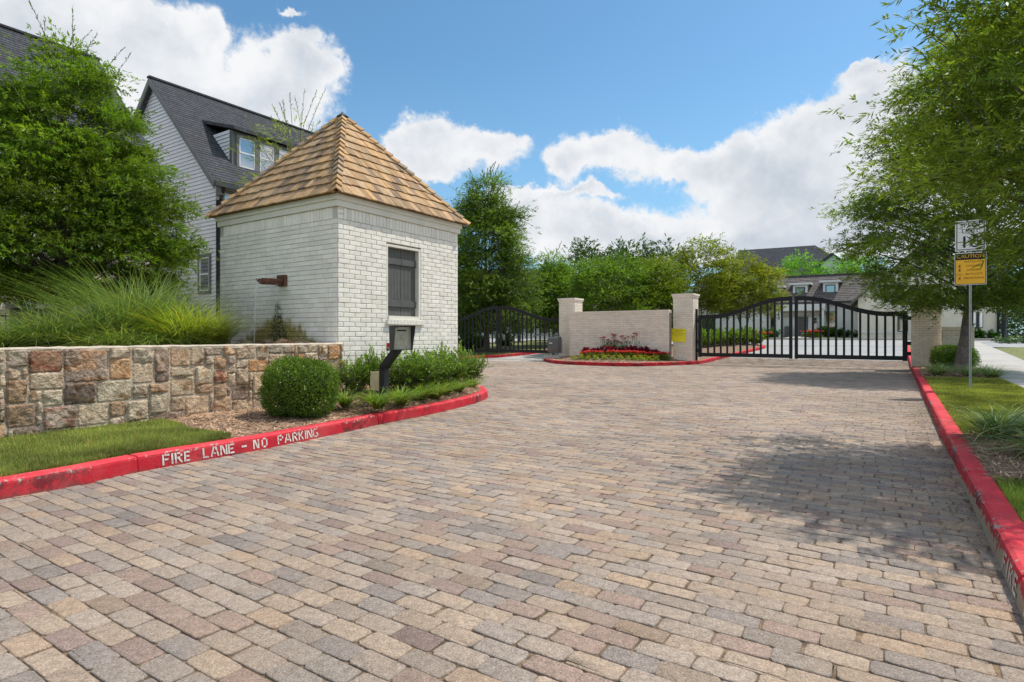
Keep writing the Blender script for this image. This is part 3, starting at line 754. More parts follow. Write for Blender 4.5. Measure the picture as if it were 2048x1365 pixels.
# line markings / pale concrete gutters across the street
for i, (U0, U1) in enumerate([(41.0, 41.6), (48.2, 48.8)]): sheet('gutter_strip', U0, U1, -60, 70, .010, M['concrete'], .3, 5)
far = kerb('far_kerb', np.array([UV(49.0, v) for v in np.arange(-50, 60, 2.)]), -1, M['kerb_grey']); tag(far, kind='structure')

# ================================================================ beds and lawns
def zbed(x, y):
    x = np.asarray(x, float); y = np.asarray(y, float); U = toU(x, y); V = toV(x, y)
    dk = dist_poly(KL, x, y); wl = np.interp(U, [0, 6.45, 6.6, 9.7, 12], [7.556, 7.556, 7.68, 7.68, 9.0]); dw = np.maximum(wl-V, 0)
    zw = np.interp(U, [0, 3, 5, 6.4, 8, 9.6, 12], [.175, .18, .20, .34, .37, .30, .16])
    t = np.clip((dk-.17)/(dk-.17+dw+.05), 0, 1)
    mound = .02*np.sin(U*3.1)*t
    return .128+(zw-.128)*np.clip(t, 0, 1)**.8+mound*(t*(1-t)*4)
KLi = offset(KL, .168, 1); Ui = toU(KLi[:, 0], KLi[:, 1])
iend = int(np.argmax(sKL > s_at(955)+5.0))
i0 = int(np.argmax(Ui > -1)); ib = int(np.argmax(Ui > 3.45))
bnd = [UV(3.62+.05*math.sin(9*t), 7.62-(7.62-toV(*KLi[ib]))*t) for t in np.linspace(0, 1, 9)][:-1]
lawnL = np.vstack([KLi[i0:ib+1], bnd[::-1], [UV(Ui[i0], 7.62)]])
mulchL = np.vstack([KLi[ib:iend], [UV(13.2, 9.6), UV(9.9, 9.6), UV(9.9, 7.75), UV(3.62, 7.75)], bnd])
tag(fill('left_lawn', lawnL, zbed, M['soil'], .2), kind='structure')
tag(fill('left_mulch_bed', mulchL, zbed, M['mulch'], .16), kind='structure')
back = np.vstack([KLi[iend-1:], [UV(44, 26), UV(13.2, 26), UV(13.2, 9.6)]])
tag(fill('back_lawn', back, lambda x, y: .125+np.array([H(a, b) for a, b in zip(x, y)]), M['soil'], 1.2), kind='structure')
def zr(x, y):
    V = toV(np.asarray(x), np.asarray(y)); U = toU(np.asarray(x), np.asarray(y))
    return .132+.035*np.clip((-.64-V)/1.5, 0, 1)+np.array([hU(a) for a in U])
def zr2(x, y):
    V = toV(np.asarray(x), np.asarray(y)); U = toU(np.asarray(x), np.asarray(y))
    return .165+.45*np.clip((-4.0-V)/16, 0, 1)**.8*np.clip((U-8)/20, 0, 1)+np.array([hU(a) for a in U])*.6
def strip(U0, U1, V0, V1, n=24, wob=0): 
    return [UV(U0+(wob*math.sin(8*t*3) if wob else 0), V0+(V1-V0)*t) for t in np.linspace(0, 1, 7)][:-1]+[UV(U0+(U1-U0)*t, V1) for t in np.linspace(0, 1, n)][:-1]+[UV(U1+(wob*math.sin(7*t*3+1) if wob else 0), V1+(V0-V1)*t) for t in np.linspace(0, 1, 7)][:-1]+[UV(U1+(U0-U1)*t, V0) for t in np.linspace(0, 1, n)][:-1]
KRV = -.47-.168
tag(fill('right_lawn', strip(8.15, 18.55, KRV, -2.16, wob=.12), zr, M['soil'], .3), kind='structure')
tag(fill('near_lawn', strip(-2, 5.75, KRV, -2.16, wob=0), zr, M['soil'], .3), kind='structure')
tag(fill('near_mulch_bed', strip(5.75, 8.15, KRV, -2.16, wob=0), zr, M['mulch'], .2), kind='structure')
tag(fill('far_mulch_bed', strip(18.55, 25.9, KRV, -2.16, wob=0), zr, M['mulch'], .3), kind='structure')
tag(fill('verge_lawn', strip(25.9, 41.5, KRV, -2.16), zr, M['soil'], 1), kind='structure')
sw = np.vstack([[UV(u, -2.16) for u in np.arange(-2, 44, 1.)], [UV(u, -4.04) for u in np.arange(43, -3, -1.)]])
tag(fill('sidewalk', sw, lambda x, y: zr(x, y)*0+.172+np.array([H(a, b) for a, b in zip(x, y)]), M['concrete'], 1.0), kind='structure')
for u in np.arange(3.4, 40, 1.9):
    a = MB(); z = .1735+hU(u); a.quad((*UV(u-.006, -2.16), z), (*UV(u-.006, -4.04), z), (*UV(u+.006, -4.04), z), (*UV(u+.006, -2.16), z)); tag(a.build('sidewalk_joint', M['blackdull']), kind='structure')
tag(fill('park_lawn', np.array([UV(-2, -4.04), UV(12, -4.04), UV(25, -4.04), UV(43, -4.04), UV(43, -40), UV(-2, -40)])[::-1], zr2, M['soil'], 1.2), kind='structure')
# island bed
ISi = offset(ISL, .168, -1, True)
def zi(x, y):
    x = np.asarray(x); d = dist_poly(np.vstack([ISL, ISL[:1]]), x, np.asarray(y))
    return .13+.17*np.clip((d-.17)/1.1, 0, 1)+np.array([H(a, b) for a, b in zip(x, y)])
Uis = toU(ISi[:, 0], ISi[:, 1])
tag(fill('island_bed', ISi, zi, M['mulch'], .35), kind='structure')
# planter fill behind the stone wall
tag(fill('planter_soil', np.array([UV(-4, 7.8), UV(6.45, 7.8), UV(6.45, 10.6), UV(2, 11.5), UV(-4, 11.5)]), lambda x, y: .98+.05*np.sin(np.asarray(x)*3)*np.cos(np.asarray(y)*2), M['mulch'], .4), kind='structure')

# ---------------------------------------------------------------- turf, straw and litter
def scatter(poly, n, dens=None, r=rng):
    poly = np.asarray(poly); x0, y0 = poly.min(0); x1, y1 = poly.max(0)
    X = r.uniform(x0, x1, n*3); Y = r.uniform(y0, y1, n*3); m = inside(poly, X, Y) & (Y > .5) & (np.abs(X) < Y*1.05+1.3)
    X, Y = X[m], Y[m]
    if dens is not None: k = r.uniform(0, 1, len(X)) < dens(X, Y); X, Y = X[k], Y[k]
    return X, Y
def turf(name, poly, zf, n, dens, h=.045, w=.005, tint=(1, 1, 1), label=None):
    X, Y = scatter(poly, n, dens); n = len(X); r = rng
    Z = zf(X, Y); a = r.uniform(0, 2*PI, n); le = r.uniform(.1, .9, n); hh = h*r.uniform(.3, 1.0, n)*np.where(r.uniform(0, 1, n) < .06, 1.7, 1); d = np.sqrt(X*X+Y*Y)
    ww = w*(1+d*.08); P = np.column_stack([X, Y, Z-.004]); D = np.column_stack([np.cos(a), np.sin(a), np.zeros(n)]); S = np.column_stack([-np.sin(a), np.cos(a), np.zeros(n)])
    tip = P+D*(le*hh)[:, None]; tip[:, 2] += hh
    V = np.stack([P-S*ww[:, None]/2, P+S*ww[:, None]/2, tip], 1).reshape(-1, 3)
    pt = .85+.16*np.sin(X*2.3+1.1*np.sin(Y*1.7))+.14*np.sin(X*7.1+2*np.sin(Y*5.3))+r.uniform(-.2, .25, n)
    dry = (r.uniform(0, 1, n) < .13)[:, None]
    c = np.where(dry, np.array([[1.9, 1.25, 1.3]]), np.array([tint]))*pt[:, None]
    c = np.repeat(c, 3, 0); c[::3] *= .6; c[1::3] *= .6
    o = amesh(name, V, np.arange(n*3).reshape(-1, 3), M['grass'], None, c)
    return tag(o, label, 'grass', kind='stuff')
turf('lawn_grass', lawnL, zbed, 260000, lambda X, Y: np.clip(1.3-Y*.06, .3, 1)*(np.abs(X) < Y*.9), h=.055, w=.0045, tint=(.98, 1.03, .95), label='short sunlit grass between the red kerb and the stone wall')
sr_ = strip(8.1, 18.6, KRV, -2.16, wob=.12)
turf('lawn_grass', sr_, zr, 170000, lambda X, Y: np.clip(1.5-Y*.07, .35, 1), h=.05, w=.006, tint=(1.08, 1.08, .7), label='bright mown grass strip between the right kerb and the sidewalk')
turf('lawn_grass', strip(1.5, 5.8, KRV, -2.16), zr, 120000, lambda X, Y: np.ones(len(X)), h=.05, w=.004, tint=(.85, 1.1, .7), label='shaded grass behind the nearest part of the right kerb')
def straw(name, poly, zf, n, dens, label, L=.09, tone=1.0):
    X, Y = scatter(poly, n, dens); n = len(X); r = rng; Z = zf(X, Y)+r.uniform(.002, .022, n)
    a = r.uniform(0, 2*PI, n); l = L*r.uniform(.4, 1.2, n); d = np.sqrt(X*X+Y*Y); ww = .0022*(1+d*.10)
    D = np.column_stack([np.cos(a), np.sin(a), r.normal(0, .14, n)]); S = np.column_stack([-np.sin(a), np.cos(a), np.zeros(n)])*ww[:, None]
    P = np.column_stack([X, Y, Z]); E = P+D*l[:, None]
    V = np.stack([P-S, P+S, E+S, E-S], 1).reshape(-1, 3)
    c = r.uniform(.45, 1.7, (n, 1))*np.array([[1, 1, 1]])*np.where(r.uniform(0, 1, (n, 1)) < .3, np.array([[1.35, 1.5, 1.6]]), 1)*tone
    return tag(amesh(name, V, np.arange(n*4).reshape(-1, 4), M['straw'], None, np.repeat(c, 4, 0)), label, 'mulch', kind='stuff')
straw('pine_straw', mulchL, zbed, 70000, lambda X, Y: np.clip(1.4-Y*.06, .3, 1), 'brown pine straw covering the bed in front of the white gatehouse')
straw('pine_straw', strip(5.7, 8.2, KRV, -2.16), zr, 26000, None, 'dark pine straw around the nearest striped grass clumps by the right kerb', tone=.75)
straw('pine_straw', strip(18.5, 25.6, KRV, -2.16), zr, 9000, None, 'pine straw under the roadside tree by the right gate pier', L=.14)
straw('pine_straw', ISi, zi, 16000, lambda X, Y: (toU(X, Y) < 26)*1.0, 'reddish pine straw on the island flower bed', L=.14, tone=1.2)
def litter(n, U0, U1, V0, V1, L, label):
    r = rng; U = r.uniform(U0, U1, n); V = V0+(V1-V0)*r.beta(1, 3.2, n); X = U*ux+V*vx; Y = U*uy+V*vy
    P = np.column_stack([X, Y, np.full(n, .006)+r.uniform(0, .006, n)]); a = r.uniform(0, 2*PI, n)
    D = np.column_stack([np.cos(a), np.sin(a), r.uniform(-.05, .3, n)]); N = norm(np.array([0, 0, 1.])+r.normal(0, .4, (n, 3)))
    V_, Fc = leaf_quads(P, D, N, L*r.uniform(.5, 1.3, n), L*.3*r.uniform(.7, 1.4, n))
    c = np.repeat(r.uniform(.35, 1.3, (n, 1))*np.ones((1, 3)), 4, 0)
    return tag(amesh('fallen_leaves', V_, Fc, M['deadleaf'], None, c), label, 'leaves', kind='stuff')
litter(900, 3.9, 13.5, -.46, .30, .030, 'brown fallen leaves gathered along the foot of the right kerb')
# ================================================================ gatehouse
CX, CY = -2.876, 9.60; GL, GW = 3.153, 3.44
gh = thing('gatehouse', 'small white painted brick gatehouse with a steep cedar shake pyramid roof', 'gatehouse', (CX, CY, 0), TH)
WZ1 = 3.37
WIN = (1.107, 2.01, 1.555, 2.90)
body = MB()
# mortar body with the window recess left open in the road face (y = 0)
r0 = .14
body.box(0, GL, r0, GW, 0, WZ1); body.box(0, WIN[0], 0, r0, 0, WZ1); body.box(WIN[1], GL, 0, r0, 0, WZ1)
body.box(WIN[0], WIN[1], 0, r0, 0, WIN[2]-.02); body.box(WIN[0], WIN[1], 0, r0, WIN[3]+.02, WZ1)
body.build('mortar_core', M['mortar'], gh)
bk = MB(); ch = .0812
rows = math.floor((WZ1-.225)/ch); zt = WZ1-.20
hole = [(WIN[0], WIN[1], WIN[2], WIN[3])]
brick_face(bk, (0, 0, 0), (1, 0, 0), (0, -1, 0), GL, 0, zt, ch, .245, hole, seed=1)
brick_face(bk, (.12, 0, 0), (1, 0, 0), (0, -1, 0), GL-.24, zt, WZ1, ch, soldier=True, seed=2)
for k in range(2): brick_face(bk, (0 if k == 0 else GL-.12, 0, 0), (1, 0, 0), (0, -1, 0), .12, zt, WZ1, ch, .3, seed=3+k)
brick_face(bk, (0, 0, 0), (0, 1, 0), (-1, 0, 0), GW, 0, zt, ch, .245, seed=5)
brick_face(bk, (0, .12, 0), (0, 1, 0), (-1, 0, 0), GW-.24, zt, WZ1, ch, soldier=True, seed=6)
brick_face(bk, (GL, 0, 0), (0, 1, 0), (1, 0, 0), GW, 0, WZ1, ch, .245, seed=8)
brick_face(bk, (0, GW, 0), (1, 0, 0), (0, 1, 0), GL, 0, WZ1, ch, .245, seed=9)
# header course of the sill
x = WIN[0]-.02
sill = MB()
while x < WIN[1]+.04: sill.box(x+.003, x+.078, -.065+random.uniform(-.003, .003), .02, WIN[2]-.115, WIN[2]-.03+random.uniform(-.003, .002), (1, .99, .97)); x += .0815
bk.build('brickwork', M['wbrick'], gh)
# fascia in two bands
fa = MB()
for (o, z0, z1) in ((.030, WZ1, WZ1+.105), (.058, WZ1+.105, WZ1+.20)):
    o += .012
    fa.box(-o, GL+o, -o, 0, z0, z1); fa.box(-o, GL+o, GW, GW+o, z0, z1); fa.box(-o, 0, 0, GW, z0, z1); fa.box(GL, GL+o, 0, GW, z0, z1)
fa.build('fascia', M['trim'], gh, .004)
wf = thing('window', None, None, (0, 0, 0)); wf.parent = gh
for k in ('label', 'category'):
    if k in wf: del wf[k]
fr = MB(); a, b, c, d = WIN
fr.box(a, a+.035, -.004, r0, c, d); fr.box(b-.055, b, -.004, r0, c, d); fr.box(a+.035, b-.055, -.004, r0, d-.045, d); fr.box(a+.035, b-.055, -.03, r0, c-.03, c+.04)
bpy.data.objects.remove(wf)
wfo = fr.build('window_frame', M['trim'], gh, .003); sill.build('brick_sill', M['wbrick'], wfo)
sa, sb = a+.035, b-.055; mid = (sa+sb)/2
for i, (p, q) in enumerate(((sa, mid-.003), (mid+.003, sb))):
    sh = MB(); n = 5 if i == 0 else 4; bw = (q-p)/n
    for k in range(n): sh.box(p+k*bw+.002, p+(k+1)*bw-.002, .085, .105, c+.045, d-.05)
    sh.box(p, q, .098, .112, c+.045, d-.05)
    so_ = sh.build('shutter', M['shutter'], gh, .002)
    for zc in (c+.045+.17, d-.05-.30): sb2 = MB().box(p+.001, q-.001, .055, .085, zc, zc+.115); sb2.build('batten', M['shutter'], so_, .003)
# --- roof
ov = .13; ez = WZ1+.205; apx = (GL/2, GW/2, 5.70)
rf = MB(); cor = [(-ov, -ov), (GL+ov, -ov), (GL+ov, GW+ov), (-ov, GW+ov)]
core = [(x, y, ez) for x, y in cor]
rf.add(core+[(apx[0], apx[1], apx[2]-.03)], [(0, 3, 2, 1), (0, 1, 4), (1, 2, 4), (2, 3, 4), (3, 0, 4)], (.35, .3, .25))
roofo = rf.build('roof', M['shake'], gh)
sk = MB(); r = random.Random(4); NC = 11
for side in range(4):
    A = Vector((*cor[side], ez)); B = Vector((*cor[(side+1) % 4], ez)); T = Vector(apx); e = (B-A).normalized(); Lb = (B-A).length
    midp = (A+B)/2; up = (T-midp); SL = up.length; up.normalize(); nrm = e.cross(up).normalized()
    if nrm.z < 0: nrm = -nrm
    ex = SL/NC
    for i in range(NC):
        t0 = i*ex; frac0 = t0/SL; la = Lb*(1-frac0)
        s = -la/2
        tl = ex*1.28
        while s < la/2-.01:
            wdt = r.uniform(.09, .21); s1 = min(s+wdt, la/2)
            if la/2-s1 < .05: s1 = la/2
            g = .004; h0 = .026+r.uniform(-.004, .010); drop = r.uniform(-.016, .014)
            ha = Lb/2*(1-min(1, (t0+tl)/SL))   # half width at the top edge
            def clampx(x, lim): return max(-lim, min(lim, x))
            a0, a1 = s+g/2, s1-g/2
            u0, u1 = clampx(a0, max(ha, .0)), clampx(a1, max(ha, .0))
            tt = min(t0+tl, SL)
            bot = t0-drop if i > 0 else t0-.03+drop*.3
            p = lambda x, t, hgt: midp+e*x+up*t+nrm*hgt
            v = r.uniform(.68, 1.22); wm = r.uniform(0, 1); col = (v*(.92+.16*wm), v, v*(1.12-.25*wm))
            if r.random() < .13: col = tuple(q*.60 for q in (v, v*1.05, v*1.3))
            tw = r.uniform(-.003, .003)
            V = [p(a0, bot, h0-.016), p(a1, bot, h0-.016), p(a1, bot, h0+.008+tw), p(a0, bot, h0+.008-tw), p(u1, tt, .006), p(u0, tt, .006)]
            sk.add(V, [(0, 1, 2, 3), (3, 2, 4, 5), (0, 3, 5), (1, 4, 2), (0, 5, 4, 1)], col)
            s = s1
sk.build('shake', M['shake'], roofo)['kind'] = 'stuff'
hp = MB()
for cidx in range(4):
    A = Vector((*cor[cidx], ez)); T = Vector(apx); d = (T-A); Lh = d.length; d.normalize()
    # side vectors lying in the two adjoining slopes
    prev = (Vector((*cor[(cidx-1) % 4], ez))-A).normalized(); nxt = (Vector((*cor[(cidx+1) % 4], ez))-A).normalized()
    s1 = (prev-d*prev.dot(d)).normalized(); s2 = (nxt-d*nxt.dot(d)).normalized(); upn = (d.cross(s1-s2)).normalized()
    if upn.z < 0: upn = -upn
    n = 17; ex = (Lh-.05)/n
    for i in range(n):
        t0 = i*ex-.05; t1 = t0+ex*1.5; v = r.uniform(.85, 1.25); col = (v, v*.97, v*.90) if r.random() > .25 else (v*.7, v*.78, v*.95); wd = .098
        for sv in (s1, s2):
            p = lambda t, q, h: A+d*t+sv*q+upn*h
            h0 = .085; h1 = .045
            V = [p(t0, 0, h0+.012), p(t0, wd, h0-.004), p(t0, wd, h0-.036), p(t0, 0, h0-.010), p(min(t1, Lh), 0, h1), p(min(t1, Lh), wd*.95, h1-.016)]
            hp.add(V, [(0, 1, 2, 3), (0, 4, 5, 1), (1, 5, 2), (3, 2, 5, 4)], col)
hp.build('hip_cap', M['shake'], roofo)
cp = MB(); cp.tube([(apx[0], apx[1], apx[2]-.02), (apx[0], apx[1], apx[2]+.085)], [.13, .01], 8); cp.build('apex_cap', M['darkmetal'], roofo)
# --- water spout on the planter face (x = 0)
sp = MB(); yv = 1.42; z0 = 2.235; sl_ = .50
for k in range(8):
    a0 = PI+PI*k/8; a1 = PI+PI*(k+1)/8; R0 = .085
    P = lambda x, a, rr: (x, yv+rr*math.cos(a), z0+rr*math.sin(a)*1.25+(.03*x))
    for rr, sg in ((R0, 1), (R0-.006, -1)):
        sp.quad(P(-.01, a0, rr), P(-sl_-.06*math.sin(PI+PI*k/8), a0, rr), P(-sl_-.06*math.sin(PI+PI*(k+1)/8), a1, rr), P(-.01, a1, rr))
spo = sp.build('water_spout', M['copper'], gh)
bx_ = MB(); bx_.box(-.07, -.012, yv-.115, yv+.115, z0-.12, z0+.075); bx_.build('spout_mount', M['copper'], spo, .004)
wt = MB(); rr = random.Random(8)
pts = [(-.46, yv, z0-.01), (-.52, yv, z0-.03)]; rad = [.004, .006]
for i in range(26):
    t = i/25; pts.append((-.53-.05*math.sqrt(t+.02)+rr.uniform(-.004, .004), yv+rr.uniform(-.004, .004), z0-.05-1.18*t)); rad.append(.0052*(1+.35*math.sin(i*2.1))+rr.uniform(0, .002))
wt.tube(pts, rad, 6)
pts = [(-.16-.02*t, yv-.05+rr.uniform(-.004, .004), z0-.06-.55*t) for t in np.linspace(0, 1, 12)]; wt.tube(pts, [.002]*12, 5)
wt.build('falling_water', M['water'], spo)

# ================================================================ stone retaining wall
sw_o = thing('stone_retaining_wall', 'low retaining wall of irregular brown and tan fieldstone blocks', 'stone wall', (-2.758, 9.56, 0), TH)
SWL = 9.0; SWH = 1.105
cw = MB(); cw.box(-SWL, -.02, .019, .34, -.1, SWH-.012); cw.build('mortar_core', M['smortar'], sw_o)
def stones():
    r = random.Random(22); cs_ = .062; nx = int(SWL/cs_); nz = int(round((SWH+.02)/cs_)); occ = np.zeros((nx, nz), bool); rects = []
    sizes = [(6, 4), (5, 4), (5, 3), (4, 4), (4, 3), (6, 3), (4, 2), (3, 3), (5, 2), (3, 4), (3, 5), (7, 5), (3, 2), (2, 3), (2, 2)]
    wts = [12, 11, 9, 9, 7, 8, 3, 4, 3, 3, 2, 8, 2, 1, .5]
    for zc in range(nz):
        xc = 0
        while xc < nx:
            if occ[xc, zc]: xc += 1; continue
            ok = False
            for (a, b) in [r.choices(sizes, wts)[0] for _ in range(7)]+[(4, 2), (3, 2), (2, 2), (3, 1), (2, 1), (1, 2), (1, 1)]:
                if zc+b == nz-1: b += 1
                if xc+a <= nx and zc+b <= nz and not occ[xc:xc+a, zc:zc+b].any():
                    occ[xc:xc+a, zc:zc+b] = True; rects.append((xc*cs_, zc*cs_, a*cs_, b*cs_)); ok = True; break
            if not ok: occ[xc, zc] = True
            xc += 1
    return rects
pal = [(.44, .30, .185), (.37, .26, .175), (.29, .235, .195), (.38, .34, .26), (.48, .38, .27), (.24, .17, .13), (.27, .12, .075), (.44, .24, .11), (.33, .27, .225), (.20, .155, .135), (.43, .35, .26), (.50, .42, .32)]
wp = [8, 8, 9, 10, 9, 5, 2, 3, 9, 4.5, 9, 8]
sm = MB(); r = random.Random(9); nr = np.random.default_rng(9)
def stone_block(mb, O, e, n, x0, z0, w, h, seed):
    g = .003; x0 += g+r.uniform(-.003, .005); z0 += g+r.uniform(-.003, .005); w -= 2*g+r.uniform(0, .008); h -= 2*g+r.uniform(0, .007)
    nx = max(4, int(w/.018)); nz = max(4, int(h/.018)); c = Vector(r.choices(pal, wp)[0])*r.uniform(.85, 1.15); c2 = Vector(r.choices(pal, wp)[0])
    dep = r.uniform(.034, .056); ph = [r.uniform(0, 6) for _ in range(6)]; fr_ = [r.uniform(8, 30) for _ in range(4)]
    # two or three random facets make a split face
    planes = [(r.uniform(0, w), r.uniform(0, h), r.uniform(0, 2*PI), r.uniform(.12, .5)) for _ in range(3)]
    V = []; Cc = []
    cx = [r.uniform(.0, .010) for _ in range(4)]
    for j in range(nz+1):
        for i in range(nx+1):
            s, t = i/nx, j/nz
            # inset the corners
            kx = (cx[0]*(1-s)*(1-t)+cx[1]*s*(1-t)*-1+cx[2]*(1-s)*t-cx[3]*s*t); xx = x0+w*s+kx*(abs(2*t-1)**2)+.004*math.sin(fr_[0]*t*h*6+ph[0])*(abs(2*s-1))
            zz = z0+h*t+.004*math.sin(fr_[1]*s*w*6+ph[1])*(abs(2*t-1))
            edge = min(s, 1-s)*w, min(t, 1-t)*h; em = min(edge); prof = min(1, (em/.007))**.4 if em > 0 else 0
            d = dep
            for (a, b, an, k) in planes:
                q = (s*w-a)*math.cos(an)+(t*h-b)*math.sin(an); d = min(d, dep+.012-k*q) if q > 0 else d
            d = max(d, .008)+.004*math.sin(fr_[2]*xx*3+ph[2])*math.sin(fr_[3]*zz*3+ph[3])+r.uniform(-.0022, .0022)
            d = max(d, .024)*(.62+.38*prof)
            V.append(O+e*xx+Vector((0, 0, zz))+n*(d-.004))
            q = .5+.5*math.sin(5*math.sin(ph[4])*s+5*math.cos(ph[4])*t*2+ph[5]+1.5*math.sin(7*t+3*s)); q = 1/(1+math.exp(-9*(q-.62)))
            cc_ = (c*(1-q*.55)+c2*(q*.55))*(.88+.12*prof)*1.10; Cc.append(tuple(cc_))
    b = len(mb.V); mb.V += [tuple(v) for v in V]; mb.C += Cc
    for j in range(nz):
        for i in range(nx): mb.F.append((b+j*(nx+1)+i, b+j*(nx+1)+i+1, b+(j+1)*(nx+1)+i+1, b+(j+1)*(nx+1)+i)); mb.sm.append(False)
for i, (x, z, w_, h_) in enumerate(stones()):
    stone_block(sm, Vector((-SWL, .03, -.02)), Vector((1, 0, 0)), Vector((0, -1, 0)), x, z, w_, h_, i)
for z, h_ in ((0, .3), (.3, .25), (.55, .3), (.85, .25)):
    stone_block(sm, Vector((-.02, .03, 0)), Vector((0, 1, 0)), Vector((1, 0, 0)), 0, z, .30, h_, 1)
sm.build('fieldstone_face', M['stone'], sw_o)
# uneven mortar capping with stone backs
cpm = MB(); nseg = 90
V = []
for i in range(nseg+1):
    x = -SWL+(SWL-.0)*i/nseg
    for (y, z) in ((.012, SWH-.035), (.008, SWH-.004), (.06, SWH+.012), (.30, SWH+.012), (.34, SWH-.02)): V.append((x, y+r.uniform(-.006, .006), z+r.uniform(-.005, .005)))
Fc = [(i*5+k, (i+1)*5+k, (i+1)*5+k+1, i*5+k+1) for i in range(nseg) for k in range(4)]
cpm.add(V, Fc); cpm.build('mortar_cap', M['smortar'], sw_o)
# rocks in the basin
rk = thing('basin_rock', 'rough brown rock lying in the basin under the water spout', 'rock')
def rockmesh(seed):
    rr = np.random.default_rng(seed); bm = bmesh.new(); bmesh.ops.create_icosphere(bm, subdivisions=2, radius=1)
    for v in bm.verts: v.co *= 1+.22*math.sin(3.1*v.co.x+seed)+.18*math.sin(4.3*v.co.y+2*seed)+rr.normal(0, .05)
    V = [tuple(v.co) for v in bm.verts]; Fc = [tuple(q.index for q in f.verts) for f in bm.faces]; bm.free(); return V, Fc
bpy.data.objects.remove(rk)
rpos = [(-.62, .62, .10, 'darkest round rock in the basin, furthest left'), (-.40, 1.35, .13, 'brown rock where the water stream lands'), (-.36, 2.0, .10, 'small tan rock left of the falling water'), (-.33, .95, .12, 'reddish flat rock beneath the stained brick'), (-.30, .45, .10, 'brown rock near the gatehouse corner'), (-.42, 2.6, .13, 'brown rock beside the yellow grass clump')]
for i, (a, b, s, lab) in enumerate(rpos):
    V, Fc = rockmesh(i+1); mb = MB(); p = UV(toU(CX, CY)+a, toV(CX, CY)+b)
    mb.add([(x*s*1.5, y*s, z*s*.75) for x, y, z in V], Fc, [(.36, .22, .14), (.26, .19, .14), (.42, .36, .28), (.40, .20, .12), (.30, .22, .17), (.33, .24, .17)][i], True)
    o = mb.build('basin_rock', M['stone']); o.location = (*p, 1.09-.02*(i % 2)); o.rotation_euler = (0, 0, i); tag(o, lab, 'rock', 'rocks in the basin behind the stone wall')

# ================================================================ call box, with its post, junction box and key switch
cbx, cby = -1.975, 9.0
cb = thing('call_box', 'black hooded gate call box on a bent steel post beside the red kerb', 'call box', (cbx, cby, .2), TH)
p = MB(); w_ = .125
A = Vector((0, 0, -.1)); w_ = .108; B = Vector((0, 0, .56)); C_ = Vector((.0, -.31, .86))
p.bar(A, B, w_, w_, side=(1, 0, 0)); p.bar(B-Vector((0, -.02, .03)), C_, w_, w_*.98, side=(1, 0, 0)); p.build('post', M['blackdull'], cb, .006)
# housing faces the driver: turned a little further to the right than the camera
hd = thing('housing', None, None); bpy.data.objects.remove(hd)
fn = Vector((.56, -.83, 0)).normalized(); an = math.atan2(fn.y, fn.x)-TH
ex_ = Vector((math.cos(an+PI/2), math.sin(an+PI/2), 0)); en = Vector((math.cos(an), math.sin(an), 0)); hc = Vector((.0, -.375, 1.0))
def hq(a, b, c): return hc+ex_*a+en*b+Vector((0, 0, c))
hb = MB(); W2, H2 = .155, .18
# tapered hood: deeper at the top
for sgn in (-1, 1):
    pts = [hq(sgn*W2, -.10, -H2), hq(sgn*W2, .045, -H2), hq(sgn*W2*1.06, .13, H2), hq(sgn*W2*1.06, -.10, H2)]
    hb.prism(pts, ex_*(.008*-sgn))
hb.prism([hq(-W2*1.06, -.10, H2), hq(W2*1.06, -.10, H2), hq(W2*1.06, .13, H2), hq(-W2*1.06, .13, H2)], (0, 0, .008))
hb.prism([hq(-W2, -.10, -H2), hq(W2, -.10, -H2), hq(W2, .045, -H2), hq(-W2, .045, -H2)], (0, 0, .008))
hb.prism([hq(-W2, -.10, -H2), hq(W2, -.10, -H2), hq(W2*1.05, -.10, H2), hq(-W2*1.05, -.10, H2)], en*-.006)
ho = hb.build('hood', M['darkmetal'], cb)
fp = MB(); fp.prism([hq(-W2+.01, .0, -H2+.01), hq(W2-.01, .0, -H2+.01), hq(W2-.01, .0, H2-.01), hq(-W2+.01, .0, H2-.01)], en*.012); fpo = fp.build('face_plate', M['steel'], cb)
dp = MB(); dp.prism([hq(-.085, .0125, .105), hq(.065, .0125, .105), hq(.065, .0125, .125), hq(-.085, .0125, .125)], en*.003); dp.prism([hq(-.12, .0125, .150), hq(-.07, .0125, .150), hq(-.07, .0125, .160), hq(-.12, .0125, .160)], en*.003)
dp.build('display', M['ink'], fpo)
kp = MB()
for i in range(4):
    for j in range(3): kp.prism([hq(-.035+j*.022+a, .0125, .03-i*.022+b) for a, b in ((0, 0), (.015, 0), (.015, .015), (0, .015))], en*.005)
kp.build('keypad', M['steel'], fpo)
dt = MB()
for i in range(4): dt.prism([hq(.055+a, .0125, -.03-i*.026+b) for a, b in ((0, 0), (.010, 0), (.010, .010), (0, .010))], en*.003)
dt.build('button_label', M['signwhite'], fpo)
jb = MB(); jb.box(-.03, .12, .075, .255, .19, .47); jbo = jb.build('junction_box', M['beige'], cb, .008)
jl = MB(); jl.box(-.046, -.031, .068, .262, .185, .475); jlo = jl.build('lid', M['beige'], jbo, .003)
for z_ in (.21, .41): MB().box(-.055, -.047, .235, .25, z_, z_+.04).build('latch', M['steel'], jlo)
ks = MB(); ks.box(-.065, .03, -.175, -.105, .80, .86); kso = ks.build('key_switch', M['steel'], cb, .003)
kr_ = MB(); kr_.box(-.06, -.01, -.168, -.112, .861, .925); kr_.build('red_cap', M['redplastic'], kso, .003)
sy = MB(); sy.tube([(-.0665, -.14, .83), (-.073, -.14, .83)], .014, 10); sy.build('lock', M['blackdull'], kso)

